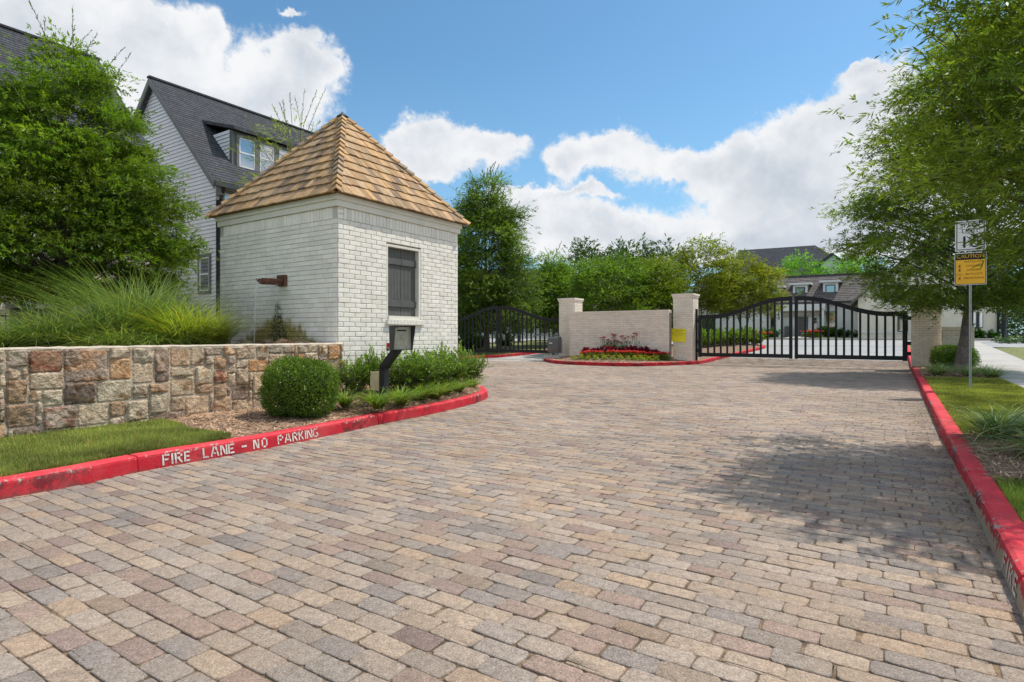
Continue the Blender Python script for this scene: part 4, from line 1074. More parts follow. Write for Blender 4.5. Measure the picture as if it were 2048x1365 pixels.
# ================================================================ gate piers and walls
PW = .83
def pier(x, y, label, z1=3.0, w=PW, base=.0, grp='white brick gate piers'):
    o = thing('gate_pier', label, 'pier', (x, y, 0), TH, grp)
    c = MB(); c.box(0, w, 0, w, base, z1-.16); c.build('mortar_core', M['pmortar'], o)
    b = MB(); ch_ = .0812
    for (O, e, n, sd) in (((0, 0, 0), (1, 0, 0), (0, -1, 0), 1), ((0, 0, 0), (0, 1, 0), (-1, 0, 0), 2), ((w, 0, 0), (0, 1, 0), (1, 0, 0), 3), ((0, w, 0), (1, 0, 0), (0, 1, 0), 4)):
        brick_face(b, O, e, n, w, base, z1-.16, ch_, .245, seed=sd+int(x*7), th=.010, j=.006, vary=.06)
    b.build('brickwork', M['pbrick'], o)
    cp_ = MB(); cp_.box(-.035, w+.035, -.035, w+.035, z1-.16, z1-.08); cp_.box(-.06, w+.06, -.06, w+.06, z1-.08, z1); cp_.build('cap', M['pbrick'], o, .006)
    return o
# local x runs along the road, local y across it to the left; origin = front right corner
p_mid = (7.633, 24.62); p_left = (2.97, 27.70); p_right = (14.0+.83*-vx, 20.4+.83*-vy)
pier(*p_mid, 'white brick pier with the yellow notice, right end of the low wall')
pier(*p_left, 'white brick pier behind the grey gate operator box')
pier(*p_right, 'white brick pier beside the clipped shrub on the right, partly behind leaves')
def lowwall(A, B, z1, label, depth=.3, setb=.22):
    A = Vector((*A, 0)); B = Vector((*B, 0)); d = (B-A); L = d.length; o = thing('brick_wall', label, 'wall', tuple(A), math.atan2(d.y, d.x))
    c = MB(); c.box(0, L, setb-depth, setb, 0, z1-.13) if False else c.box(0, L, -setb-depth, -setb, 0, z1-.13); c.build('mortar_core', M['pmortar'], o)
    b = MB(); brick_face(b, (0, -setb, 0), (1, 0, 0), (0, 1, 0), L, 0, z1-.13, .0812, .245, seed=3, th=.010, j=.006, vary=.06); brick_face(b, (0, -setb-depth, 0), (1, 0, 0), (0, -1, 0), L, 0, z1-.13, .0812, .245, seed=4, th=.010, j=.006)
    b.build('brickwork', M['pbrick'], o)
    k = MB(); k.box(0, L, -setb-depth-.02, -setb+.02, z1-.13, z1-.055); k.box(0, L, -setb-depth-.045, -setb+.045, z1-.055, z1); k.build('coping', M['pbrick'], o, .005)
    return o
# wall between mid pier's left side and left pier's right side (front towards the camera = +y of its own frame)
A = (p_left[0]-.001*vx, p_left[1]); B = (p_mid[0]+PW*vx, p_mid[1]+PW*vy)
lowwall(A, B, 2.31, 'cream painted brick wall between two piers behind the flower bed')
A2 = (14.0-PW*vx, 20.4-PW*vy); B2 = (14.0-1.75*vx, 20.4-1.75*vy)
lowwall(p_right, (p_right[0]-.85*vx, p_right[1]-.85*vy), 1.52, 'short low brick wall section between the right pier and the sidewalk')
# yellow notice
yn = thing('notice_sign', 'small yellow notice board fixed to the front of the middle pier', 'sign', (p_mid[0]+.62*vx, p_mid[1]+.62*vy, .95), TH)
y = MB(); y.box(-.045, -.02, -.33, .42, 0, .56); yo = y.build('panel', M['signyellow'], yn); yo.rotation_euler = (math.radians(3), 0, 0)
t = MB()
for s_, z_, sz in (('VISIT THE RESIDENCES AT', .49, .058), ('THE GATEWAY OR', .415, .058), ('RESIDENTIAL WEB PORTAL', .34, .058), ('to check in your guests and deliveries', .28, .036), ('before arrival', .245, .036)):
    add_text(t, s_, sz, (-.048, .045, z_), (0, -1, 0), (0, 0, 1), sx=.95)
t.build('lettering', M['ink'], yo)

# ================================================================ gates
GH0, GH1, GZ = 1.76, 2.43, .33
def gate_leaf(name, label, loc, sign, length=3.82):
    """hinge at the origin; the leaf runs along local y (times sign)"""
    o = thing(name, label, 'gate', (*loc, GZ), TH, 'black arched entrance gate leaves')
    L = length; top = lambda y: GH0+(GH1-GH0)*(.5-.5*math.cos(PI*min(1, max(0, (y-.55)/(L-.75)))))
    rail = MB(); n = 26; dep = .17
    for i in range(n):
        a, b = L*i/n, L*(i+1)/n
        V = [(x, sign*yy, zz) for x in (-.03, .03) for (yy, zz) in ((a, top(a)-dep), (b, top(b)-dep), (b, top(b)), (a, top(a)))]
        rail.add(V, [(0, 1, 2, 3), (4, 7, 6, 5), (0, 4, 5, 1), (3, 2, 6, 7)]+([(0, 3, 7, 4)] if i == 0 else [])+([(1, 5, 6, 2)] if i == n-1 else []))
    rail.build('top_rail', M['black'], o)
    ys = lambda a, b: (min(sign*a, sign*b), max(sign*a, sign*b))
    y0, y1 = ys(.14, L-.11); MB().box(-.03, .03, y0, y1, 0, .155).build('bottom_rail', M['black'], o, .004)
    y0, y1 = ys(0, .15); MB().box(-.05, .05, y0, y1, -.02, GH0-.05).build('hinge_stile', M['black'], o, .004)
    y0, y1 = ys(L-.12, L); MB().box(-.04, .04, y0, y1, -.02, GH1-.05).build('meeting_stile', M['black'], o, .004)
    nb = 12; 
    for i in range(nb):
        c_ = .15+(L-.27)*(i+1)/(nb+1); y0, y1 = ys(c_-.038, c_+.038)
        MB().box(-.022, .022, y0, y1, .15, top(c_)-dep+.02).build('picket', M['black'], o)
    for z_ in (.18, 1.45, .55):
        y0, y1 = ys(-.12, .0); MB().box(-.03, .05, y0, y1, z_, z_+.13).build('hinge', M['black'], o)
    return o
# plane of the gates runs along v through the middle of the piers
gy = .42
gR = (14.0+gy*ux-.02*vx+.13*vx, 20.4+gy*uy+.13*vy); dist = math.hypot(p_mid[0]-14.0, p_mid[1]-20.4)
gM = (p_mid[0]+gy*ux-.12*vx, p_mid[1]+gy*uy-.12*vy)
span = (gM[0]-gR[0])*vx+(gM[1]-gR[1])*vy; leafL = (span-.08)/2
gate_leaf('gate_leaf', 'right leaf of the entrance gate, hinged on the pier by the sidewalk', gR, 1, leafL)
gate_leaf('gate_leaf', 'left leaf of the entrance gate, hinged on the pier with the yellow notice', gM, -1, leafL)
gL = (p_left[0]+PW*vx+gy*ux+.12*vx, p_left[1]+PW*vy+gy*uy+.12*vy)
gate_leaf('gate_leaf', 'right leaf of the far exit gate, next to the grey operator box', gL, 1, leafL)
gLL = (gL[0]+(2*leafL+.08)*vx, gL[1]+(2*leafL+.08)*vy)
gate_leaf('gate_leaf', 'left leaf of the far exit gate, partly hidden by the gatehouse', gLL, -1, leafL)
hp_ = MB().box(-.03, .05, -.06, .02, .1, 2.35)
q = hp_.build('gate_post', M['black']); q.location = (gM[0]+.09*vx, gM[1]+.09*vy, 0); q.rotation_euler = (0, 0, TH); tag(q, 'thin black steel hinge post against the middle pier', 'post')

# gate operator
op = thing('gate_operator', 'dark grey swing gate operator box on a concrete pad with a long arm', 'gate operator', (2.02, 27.35, .24), TH)
pd = MB(); pd.box(-.34, .36, -.40, .42, -.12, .05); pd.build('concrete_pad', M['concrete'], op, .01)
st_ = MB(); st_.box(-.12, .12, -.14, -.06, .05, .16); st_.box(-.12, .12, .10, .18, .05, .16); st_.build('pedestal', M['galv'], op)
hb = MB()
pts = [(-.22, .16), (.24, .16), (.24, .80), (.10, .93), (-.16, .90), (-.22, .82)]
hb.prism([(x_, -.27, z_) for x_, z_ in pts], (0, .56, 0)); hb.build('housing', M['opmetal'], op, .02)
dc = MB(); dc.box(-.232, -.221, -.22, .24, .22, .74); dco = dc.build('door', M['opmetal'], op, .006)
lt = MB(); lt.box(-.236, -.2325, .02, .18, .60, .64); lt.build('maker_plate', M['signwhite'], dco)
lr = MB(); lr.box(-.236, -.2325, -.10, .06, .25, .33, (.9, .55, .5)); lr.build('warning_label', M['deadleaf'], dco)
ar = MB(); ar.tube([(0, 0, .90), (0, 0, 1.02)], .09, 12); ar.bar((0, -.25, 1.0), (.25, 1.15, 1.0), .05, .05); ar.bar((.25, 1.15, 1.0), (.78, 1.65, .93), .05, .04); ar.build('arm', M['opmetal'], op)

# ================================================================ traffic sign on perforated post
px_, py_ = 9.34, 11.87; fz = Vector((-px_, -py_, 0)).normalized(); srz = math.atan2(fz.y, fz.x)+PI/2+math.radians(4)
pole = thing('sign_post', 'perforated galvanised sign post standing in the grass by the sidewalk', 'post', (px_, py_, .15), srz)
pl_ = MB(); w_ = .034
for z_ in range(130):
    z0_ = z_*.026-.1
    pl_.box(-w_/2, -.008, -.004, .0, z0_, z0_+.026); pl_.box(.008, w_/2, -.004, 0, z0_, z0_+.026); pl_.box(-.008, .008, -.004, 0, z0_, z0_+.011)
pl_.box(-w_/2-.003, -w_/2, -.004, .032, -.1, 3.28); pl_.box(w_/2, w_/2+.003, -.004, .032, -.1, 3.28); pl_.box(-w_/2, w_/2, .028, .032, -.1, 3.28)
pl_.build('channel', M['galv'], pole)
sg = thing('speed_limit_sign', 'white speed limit 15 sign half hidden by leaves above the orange one', 'sign', (px_, py_, 0), srz)
b0, b1 = ZY(502, py_), ZY(502, py_)+.62; hw = .248
m_ = MB(); m_.box(-hw, hw, -.012, -.008, b0, b1); po = m_.build('panel', M['signwhite'], sg)
m_ = MB(); q = .022
for (a, b, c, d) in ((-hw+q, hw-q, b0+q, b0+q+.014), (-hw+q, hw-q, b1-q-.014, b1-q), (-hw+q, -hw+q+.014, b0+q, b1-q), (hw-q-.014, hw-q, b0+q, b1-q)): m_.box(a, b, -.0145, -.0125, c, d)
m_.build('border', M['ink'], po)
m_ = MB(); add_text(m_, '15', .34, (0, -.015, b0+.17), (1, 0, 0), (0, 0, 1), sx=1.15); add_text(m_, 'SPEED', .12, (0, -.015, b1-.10), (1, 0, 0), (0, 0, 1), sx=1.0); add_text(m_, 'LIMIT', .12, (0, -.015, b1-.22), (1, 0, 0), (0, 0, 1)); m_.build('lettering', M['ink'], po)
sg = thing('caution_sign', 'orange caution sign with walking and cycling figures below the speed limit sign', 'sign', (px_, py_, 0), srz)
b0, b1 = ZY(569, py_), ZY(506, py_); hw = .248
m_ = MB(); m_.box(-hw-.008, hw+.008, -.012, -.008, b0-.012, b1+.008); m_.build('edge', M['signwhite'], sg)
m_ = MB(); m_.box(-hw+.012, hw-.012, -.016, -.0122, b0+.010, b1-.01); po = m_.build('panel', M['signorange'], sg)
m_ = MB(); m_.box(-hw+.012, hw-.012, -.0185, -.0162, b1-.14, b1-.01)
for (a, b, c, d) in ((-hw+.002, hw-.002, b0, b0+.010), (-hw+.002, -hw+.012, b0, b1), (hw-.012, hw-.002, b0, b1)): m_.box(a, b, -.0165, -.0125, c, d)
m_.build('header_band', M['ink'], po)
m_ = MB(); add_text(m_, 'CAUTION', .10, (0, -.020, b1-.075), (1, 0, 0), (0, 0, 1)); m_.build('header_lettering', M['signorange'], po)
m_ = MB()
for i, s_ in enumerate(('WATCH FOR', 'CHILDREN', 'JOGGERS', 'BICYCLISTS', 'PEDESTRIANS')):
    z_ = b1-.185-i*.083; add_text(m_, s_, .054, (.055, -.0175, z_), (1, 0, 0), (0, 0, 1))
    if i:
        x_ = -.175
        if i == 3:
            for dx in (-.035, .035):
                for k in range(10):
                    a0, a1 = 2*PI*k/10, 2*PI*(k+1)/10; m_.bar((x_+dx+.024*math.cos(a0), -.0175, z_-.01+.024*math.sin(a0)), (x_+dx+.024*math.cos(a1), -.0175, z_-.01+.024*math.sin(a1)), .004, .001, side=(0, 1, 0))
            m_.bar((x_-.03, -.0175, z_), (x_+.03, -.0175, z_+.01), .001, .006, side=(0, 1, 0))
        else:
            fl = 1 if i != 2 else -1
            m_.bar((x_, -.0175, z_-.005), (x_+.006*fl, -.0175, z_+.02), .0015, .014, side=(0, 1, 0)); m_.bar((x_+.006, -.0175, z_+.026), (x_+.006, -.0175, z_+.037), .0015, .011, side=(0, 1, 0))
            for (dx, dz) in ((-.018*fl, -.036), (.016*fl, -.036)): m_.bar((x_, -.0175, z_-.004), (x_+dx, -.0175, z_+dz), .0015, .008, side=(0, 1, 0))
            for (dx, dz) in ((-.024*fl, .0), (.024*fl, .004)): m_.bar((x_+.004, -.0175, z_+.018), (x_+dx, -.0175, z_+dz), .0015, .006, side=(0, 1, 0))
m_.build('lettering', M['ink'], po)

# lamp post in the park lawn
lp = thing('lamp_post', 'black lamp post standing in the lawn beyond the sidewalk', 'lamp post', (*R(2008, 36), .45))
MB().tube([(0, 0, -.2), (0, 0, .35), (0, 0, .36), (0, 0, 4.2)], [.16, .15, .125, .11], 12).build('pole', M['black'], lp)
MB().tube([(0, 0, 4.2), (0, 0, 4.3), (0, 0, 4.7), (0, 0, 4.85)], [.12, .2, .28, .05], 10).build('lantern', M['black'], lp)

# ================================================================ townhouses on the left
ZR, ZE = 10.7, 6.5
def townhouse(name, label, corner, a0, a1, gable=True, dormers=(), wid=8.2):
    """corner = road-side corner nearest the gatehouse view; local x along the road, local y = depth away from the road"""
    o = thing(name, label, 'townhouse', (*corner, 0), TH, 'grey townhouses behind the gatehouse')
    half = wid/2; ovh = .28
    wl = MB(); wl.add([(x, y, z) for x in (a0, a1) for (y, z) in ((0, -.3), (wid, -.3), (wid, ZE), (half, ZR-.12), (0, ZE))], [(0, 4, 3, 2, 1), (5, 6, 7, 8, 9), (0, 1, 6, 5), (1, 2, 7, 6), (0, 5, 9, 4)])
    wl.build('wall', M['siding'], o)
    # lapped boards on both gables and on the upper road side, undersides coloured dark as shadow lines
    sd = MB(); pitch = .135; z = .0; 
    while z < ZR-.3:
        def lim(zz): return (0, wid) if zz <= ZE else ((zz-ZE)/(ZR-ZE)*half, wid-(zz-ZE)/(ZR-ZE)*half)
        l0 = lim(z); l1 = lim(z+pitch)
        for xx, sg_ in ((a0, -1), (a1, 1)):
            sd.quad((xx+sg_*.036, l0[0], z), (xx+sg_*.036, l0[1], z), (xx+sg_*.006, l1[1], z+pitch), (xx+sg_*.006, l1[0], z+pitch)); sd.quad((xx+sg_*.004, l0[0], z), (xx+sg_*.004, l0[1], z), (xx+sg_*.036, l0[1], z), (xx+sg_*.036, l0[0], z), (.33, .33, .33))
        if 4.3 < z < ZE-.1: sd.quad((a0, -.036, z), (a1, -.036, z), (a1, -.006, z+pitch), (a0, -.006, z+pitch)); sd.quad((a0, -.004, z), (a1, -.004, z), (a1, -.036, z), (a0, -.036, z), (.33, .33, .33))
        z += pitch
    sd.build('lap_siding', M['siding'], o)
    br = MB(); rr = random.Random(5); z = -.2; i = 0
    while z < 4.3:
        x = a0-(.12 if i % 2 else 0)
        while x < a1:
            v = rr.choice([.62, .85, 1.0, 1.2, 1.35]); x0_, x1_ = max(a0, x)+.006, min(a1, x+.24)-.006
            if x1_ > x0_: br.box(x0_, x1_, -.03, -.001, z+.006, z+.074, (v, v*rr.uniform(.92, 1), v*rr.uniform(.85, 1)))
            x += .24
        z += .08; i += 1
    br.build('brick_cladding', M['hbrick'], o)
    # roof: two slopes with thickness
    rf_ = MB(); th_ = .16; s_ = (ZR-ZE)/half
    for sg_ in (0, 1):
        Y = lambda y: y if sg_ == 0 else wid-y
        P = [(-ovh, ZE-ovh*s_), (half, ZR)]
        V = [(x, Y(y), z+dz) for x in (a0-.25, a1+.25) for (y, z) in P for dz in (0, th_)]
        rf_.add(V, [(0, 1, 3, 2), (4, 6, 7, 5), (1, 5, 7, 3), (0, 2, 6, 4), (0, 4, 5, 1)])
    # shingle courses as thin steps
    ncs = 40
    for k in range(ncs):
        t0, t1 = k/ncs, (k+1)/ncs; y0_, y1_ = -ovh+(half+ovh)*t0, -ovh+(half+ovh)*t1; z0_, z1_ = y0_*s_+ZE+th_, y1_*s_+ZE+th_
        v = .9+.2*((k*7) % 5)/5
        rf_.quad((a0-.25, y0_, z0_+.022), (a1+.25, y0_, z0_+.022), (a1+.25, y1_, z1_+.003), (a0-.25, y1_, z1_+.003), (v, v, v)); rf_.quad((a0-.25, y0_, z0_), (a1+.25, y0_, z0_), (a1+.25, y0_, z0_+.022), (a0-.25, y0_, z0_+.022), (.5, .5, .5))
    rf_.box(a0-.28, a1+.28, half-.10, half+.10, ZR+th_-.02, ZR+th_+.05, (.8, .8, .8))
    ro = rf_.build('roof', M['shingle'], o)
    # rake boards
    for xx in (a0-.27, a1+.22):
        rb = MB()
        for sg_ in (0, 1):
            Y = lambda y: y if sg_ == 0 else wid-y
            rb.prism([(xx, Y(-ovh), ZE-ovh*s_-.10), (xx, Y(half), ZR-.10), (xx, Y(half), ZR+.15), (xx, Y(-ovh), ZE-ovh*s_+.15)], (.05, 0, 0))
        rb.build('rake_board', M['greytrim'], o)
    MB().box(a0-.02, a0+.14, -.28, -.03, ZE-.55, ZE-.05).build('eave_return', M['greytrim'], o)
    gt = MB(); gt.box(a0-.26, a1+.26, -ovh-.13, -ovh, ZE-ovh*s_-.02, ZE-ovh*s_+.12); gt.build('gutter', M['darkmetal'], o)
    dn = MB(); dn.tube([(a0+.06, -ovh-.06, ZE-.32), (a0+.06, -.20, ZE-.55), (a0+.06, -.09, ZE-.75), (a0+.06, -.09, -.2)], .055, 8); dn.tube([(a0+.02, -.045, -.2), (a0+.02, -.045, ZE-.7)], .06, 6); dn.build('downpipe', M['blackdull'], o)
    def window(x0, x1, z0, z1, y=0.0, par=o, axis='x', xx=0):
        def bb(m, p0, p1, q0, q1, d0, d1):
            if axis == 'x': m.box(p0, p1, y-d1, y-d0, q0, q1)
            else: m.box(xx-d1, xx-d0, p0, p1, q0, q1)
        f = MB(); bb(f, x0-.10, x1+.10, z0-.10, z0, .0, .07); bb(f, x0-.10, x1+.10, z1, z1+.10, .0, .07); bb(f, x0-.10, x0, z0, z1, .0, .07); bb(f, x1, x1+.10, z0, z1, 0, .07)
        fo = f.build('window', M['greytrim'], par)
        g = MB(); bb(g, x0, x1, z0, z1, .0, .035); g.build('pane', M['glass'], fo)
        s = MB(); zc = (z0+z1)/2
        bb(s, x0, x0+.045, z0, z1, .036, .055); bb(s, x1-.045, x1, z0, z1, .036, .055); bb(s, x0, x1, z0, z0+.045, .036, .055); bb(s, x0, x1, z1-.045, z1, .036, .055); bb(s, x0, x1, zc-.025, zc+.025, .036, .06)
        s.build('sash', M['whitetrim'], fo)
        return fo
    for (d0, d1, wins) in dormers:
        b0 = .7; zb = ZE+b0*s_; zt_ = 8.62; bk_ = 2.65
        zr_ = ZE+bk_*s_
        dm = MB(); dm.box(d0, d1, b0, bk_, zb-.3, zt_-.02)
        do = dm.build('dormer', M['greytrim'], o)
        for xx, sg_ in ((d0, -1), (d1, 1)):
          ds = MB(); z = zb-.2
          while z < zt_-.05:
            ds.quad((xx+sg_*.034, b0+.12, z), (xx+sg_*.034, bk_, z), (xx+sg_*.005, bk_, z+.135), (xx+sg_*.005, b0+.12, z+.135)); ds.quad((xx, b0+.12, z), (xx, bk_, z), (xx+sg_*.034, bk_, z), (xx+sg_*.034, b0+.12, z), (.33, .33, .33))  # shadow line under each board painted as a dark underside
            z += .135
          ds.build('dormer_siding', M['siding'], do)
        dr = MB(); dr.add([(x, y, z) for x in (d0-.07, d1+.07) for (y, z) in ((b0-.22, zt_-.04), (b0-.22, zt_+.08), (bk_+.12, zr_+.16), (bk_+.12, zr_+.04))], [(0, 1, 2, 3), (4, 7, 6, 5), (1, 5, 6, 2), (0, 4, 5, 1), (0, 3, 7, 4)]); dr.build('dormer_roof', M['shingle'], do)
        for (x0, x1) in wins: window(d0+x0, d0+x1, zb+.12, zt_-.22, y=b0, par=do)
    return o, window
hA, winA = townhouse('townhouse', 'grey sided townhouse with a steep gable and a row of dormer windows', (-9.99, 19.7), 0, 8.2, dormers=[(.97, 6.6, [(.24, .86), (1.06, 1.66), (1.86, 2.48), (2.7, 3.3), (3.5, 4.1)])])
winA(.24, .95, 4.70, 6.08); winA(2.4, 3.3, 4.55, 6.0)
# narrow window low on the gable, px 400-420
def vpos(px): 
    k = (px-1024)/F; return (-9.99-k*19.7)/(k*vy-vx)*1.0
q0 = (-9.99+.5566*0, 0)
def bat(px, C=(-9.99, 19.7)):
    k = (px-1024)/F; return (k*C[1]-C[0])/(vx-k*vy)
b_r, b_l = bat(421), bat(402)
winA(b_r, b_l, ZY(582, 19.9), ZY(514, 19.9), axis='y', xx=0.0)
hB, winB = townhouse('townhouse', 'dark roofed townhouse behind the large oak at the left edge', (-9.99-2.15*ux-14*ux, 19.7-2.15*uy-14*uy), 0, 14)
# garage and barred window on house B (road side)
CB = (-9.99-16.15*ux, 19.7-16.15*uy)
def aat(px):
    k = (px-1024)/F; return (k*CB[1]-CB[0])/(ux-k*uy)
a_l, a_r = aat(20), aat(135)
gd = MB(); gd.box(a_l, a_r, -.05, .0, -.2, 1.95); gdo = gd.build('garage_door', M['blackdull'], hB)
gf = MB(); gf.box(a_l-.1, a_r+.1, -.08, -.01, 1.95, 2.15); gf.build('lintel', M['greytrim'], gdo)
winB(aat(24), aat(78), 2.55, 4.2)
rl = MB()
for x_ in np.arange(aat(22), aat(85), .11): rl.box(x_, x_+.02, -.22, -.20, 2.35, 3.4)
rl.box(aat(22), aat(85), -.225, -.195, 3.38, 3.42); rl.box(aat(22), aat(85), -.225, -.195, 2.35, 2.39); rl.build('balcony_rail', M['black'], hB)
fn_ = thing('iron_fence', 'black iron fence panel at the far left between house and grasses', 'fence', (*R(0, 13.2), 0), TH)
f_ = MB()
for i in range(24): f_.box(-2+i*.11, -1.98+i*.11, -.01, .01, .3, 1.75)
f_.build('bars', M['black'], fn_); MB().box(-2, .6, -.015, .015, 1.66, 1.70).build('rail', M['black'], fn_)

# ================================================================ clubhouse behind the entrance gate
DX = 29.0; CLB = 1.10
clx, cly = 29.0, 50.0
cl = thing('clubhouse', 'single storey white brick clubhouse with a grey shingle roof and two small dormers', 'building', (clx, cly, 0), TH)
# local y = left along the facade, local x = depth away. facade plane x = 0
def yat(px, x=0.0):
    k = (px-1024)/F; cx, cy = clx+x*ux, cly+x*uy; return (k*cy-cx)/(vx-k*vy)
def zat(py, px, x=0.0):
    t = yat(px, x); Y = cly+x*uy+t*vy; return EYE+(670-py)*Y/F
yl, yr = yat(1380), yat(1722); ze = zat(603, 1650)
wl = MB(); wl.box(0, 9, yr, yl, CLB-.6, ze); wl.build('wall', M['whitetrim'], cl)
zr1 = zat(550, 1660, 3.5)
rf_ = MB(); n_ = 16
P0 = (-.45, ze-.05); P1 = (3.5, zr1)
for k in range(n_):
    t0, t1 = k/n_, (k+1)/n_; x0_, x1_ = P0[0]+(P1[0]-P0[0])*t0, P0[0]+(P1[0]-P0[0])*t1; z0_, z1_ = P0[1]+(P1[1]-P0[1])*t0, P0[1]+(P1[1]-P0[1])*t1
    v = .9+.2*((k*3) % 4)/4; rf_.quad((x0_, yr-2, z0_+.028), (x0_, yl+.3, z0_+.028), (x1_, yl+.3, z1_), (x1_, yr-2, z1_), (v, v, v)); rf_.quad((x0_, yr-2, z0_-.01), (x0_, yl+.3, z0_-.01), (x0_, yl+.3, z0_+.028), (x0_, yr-2, z0_+.028), (.45, .45, .45))
rf_.quad((3.5, yr-2, zr1), (3.5, yl+.3, zr1), (9.4, yl+.3, ze), (9.4, yr-2, ze)); rf_.box(3.3, 3.7, yr-2, yl+.3, zr1-.05, zr1+.06, (.7, .7, .7))
cro = rf_.build('roof', M['shingle2'], cl)
ft = MB(); ft.box(-.5, -.38, yr-.3, yl+.3, ze-.20, ze-.02); ft.build('gutter', M['darkmetal'], cl)
for (pl, pr, pt, pb, dark) in ((1588, 1613, 573, 592, 1), (1648, 1674, 568, 591, 0), (1540, 1560, 579, 596, 1)):
    xx = .9; ya, yb = yat(pr+2, xx), yat(pl-2, xx); z0_, z1_ = zat(pb+4, (pl+pr)/2, xx), zat(pt-3, (pl+pr)/2, xx)
    d = MB(); d.box(xx, 3.0, ya, yb, z0_, z1_); do = d.build('dormer', M['whitetrim'], cl)
    c_ = MB(); c_.box(xx-.3, 3.2, ya-.3, yb+.3, z1_, z1_+.16); c_.build('dormer_roof', M['whitetrim'], do)
    k_ = (yb-ya)*.22
    wnd = MB(); wnd.box(xx-.03, xx-.005, ya+k_-.06, yb-k_+.06, z0_+.32, z1_-.22); wo_ = wnd.build('window', M['darkmetal'], do)
    g_ = MB(); g_.box(xx-.05, xx-.035, ya+k_+.02, yb-k_-.02, z0_+.40, z1_-.30); g_.build('pane', M['glass'], wo_)
def cbox(name, mat, pl, pr, pt, pb, x0, x1, par=cl):
    pm = (pl+pr)/2; m = MB(); m.box(x0, x1, yat(pr, x0), yat(pl, x0), zat(pb, pm, x0), zat(pt, pm, x0)); return m.build(name, mat, par)
# entrance: recessed doors under a lintel between two columns
cbox('porch_beam', M['whitetrim'], 1553, 1650, 609, 622, -.9, -.3)
cbox('porch_ceiling', M['hbrick'], 1560, 1650, 622, 631, -.35, -.05)
for a, b in ((1553, 1562), (1639, 1648)): cbox('column', M['whitetrim'], a, b, 618, 676, -.9, -.55)
m = MB()
for i, ch_ in enumerate('3550'): add_text(m, ch_, .42, (-.93, (yat(1553, -.9)+yat(1562, -.9))/2, zat(624+i*4.6, 1558, -.9)), (0, -1, 0), (0, 0, 1))
m.build('house_number', M['ink'], cl)
for a, b in ((1593, 1604), (1604.5, 1616)):
    d = cbox('door', M['shutter'], a, b, 634, 676, -.06, -.01)
    if a > 1600: cbox('handle', M['steel'], 1613, 1614, 655, 661, -.12, -.07, d)
cbox('door_frame', M['whitetrim'], 1591, 1618, 631.5, 633.5, -.08, -.01)
def cwin(a, b, t_, b_, nv, nh, fr='darkmetal', name='window'):
    w1 = cbox(name, M[fr], a, b, t_, b_, -.05, -.005); cbox('pane', M['glass'], a+.7, b-.7, t_+.7, b_-.7, -.07, -.055, w1)
    for i in range(1, nh): z = t_+(b_-t_)*i/nh; cbox('glazing_bar', M[fr], a, b, z-.25, z+.25, -.09, -.075, w1)
    for i in range(1, nv): x = a+(b-a)*i/nv; cbox('glazing_bar', M[fr], x-.2, x+.2, t_, b_, -.10, -.09, w1)
cwin(1624, 1634, 635, 668, 1, 5, 'whitetrim'); cwin(1652, 1672, 623, 668, 2, 4); cwin(1541, 1551, 625, 668, 2, 5); cwin(1398, 1431, 634, 665, 1, 1)
cbox('bin_store', M['shutter'], 1569, 1583, 653, 676, -.7, -.3)
# right wing with its own gable
wy0, wy1 = yat(1996, -4.0), yat(1716, -4.0)
g = MB(); xz = -4.0; zw = zat(598, 1750, xz); pk = (wy0+wy1)/2; zp = zw+ (wy1-wy0)/2*.92
g.add([(x, y, z) for x in (xz, 6) for (y, z) in ((wy0, .2), (wy1, .2), (wy1, zw), (pk, zp), (wy0, zw))], [(0, 4, 3, 2, 1), (5, 6, 7, 8, 9), (0, 1, 6, 5), (1, 2, 7, 6), (0, 5, 9, 4)]); wg = g.build('wing_wall', M['pbrick'], cl)
g = MB(); s_ = (zp-zw)/((wy1-wy0)/2)
for sg_ in (0, 1):
    Y = (lambda t: wy0-.5+(pk-wy0+.5)*t) if sg_ else (lambda t: wy1+.5+(pk-wy1-.5)*t)
    V = [(x, Y(t), zw-.5*s_+(zp-zw+.5*s_)*t+dz) for x in (xz-.4, 6.4) for t in (0, 1) for dz in (0, .22)]
    g.add(V, [(0, 1, 3, 2), (4, 6, 7, 5), (1, 5, 7, 3), (0, 2, 6, 4), (0, 4, 5, 1)])
g.build('wing_roof', M['shingle2'], cl)
def wbox(name, mat, pl, pr, pt, pb, x0, x1, par=wg):
    pm = (pl+pr)/2; m = MB(); m.box(x0, x1, yat(pr, x0), yat(pl, x0), zat(pb, pm, x0), zat(pt, pm, x0)); return m.build(name, mat, par)
w1 = wbox('window', M['darkmetal'], 1946, 1966, 624, 656, -4.06, -4.005); wbox('pane', M['glass'], 1947, 1965, 625, 655, -4.09, -4.07, w1)
w1 = wbox('window', M['darkmetal'], 1795, 1816, 631, 664, -4.06, -4.005); wbox('pane', M['glass'], 1796, 1815, 632, 663, -4.09, -4.07, w1)
wbox('band', M['whitetrim'], 1717, 1994, 664.5, 666.5, -4.05, -4.005)
wbox('downpipe', M['black'], 1994, 1999, 600, 677, -4.2, -4.02)
bn = MB(); bn.box(-.5, .5, -.4, .4, 0, 1.1); bn.box(-.55, .55, -.45, .45, 1.1, 1.2); 

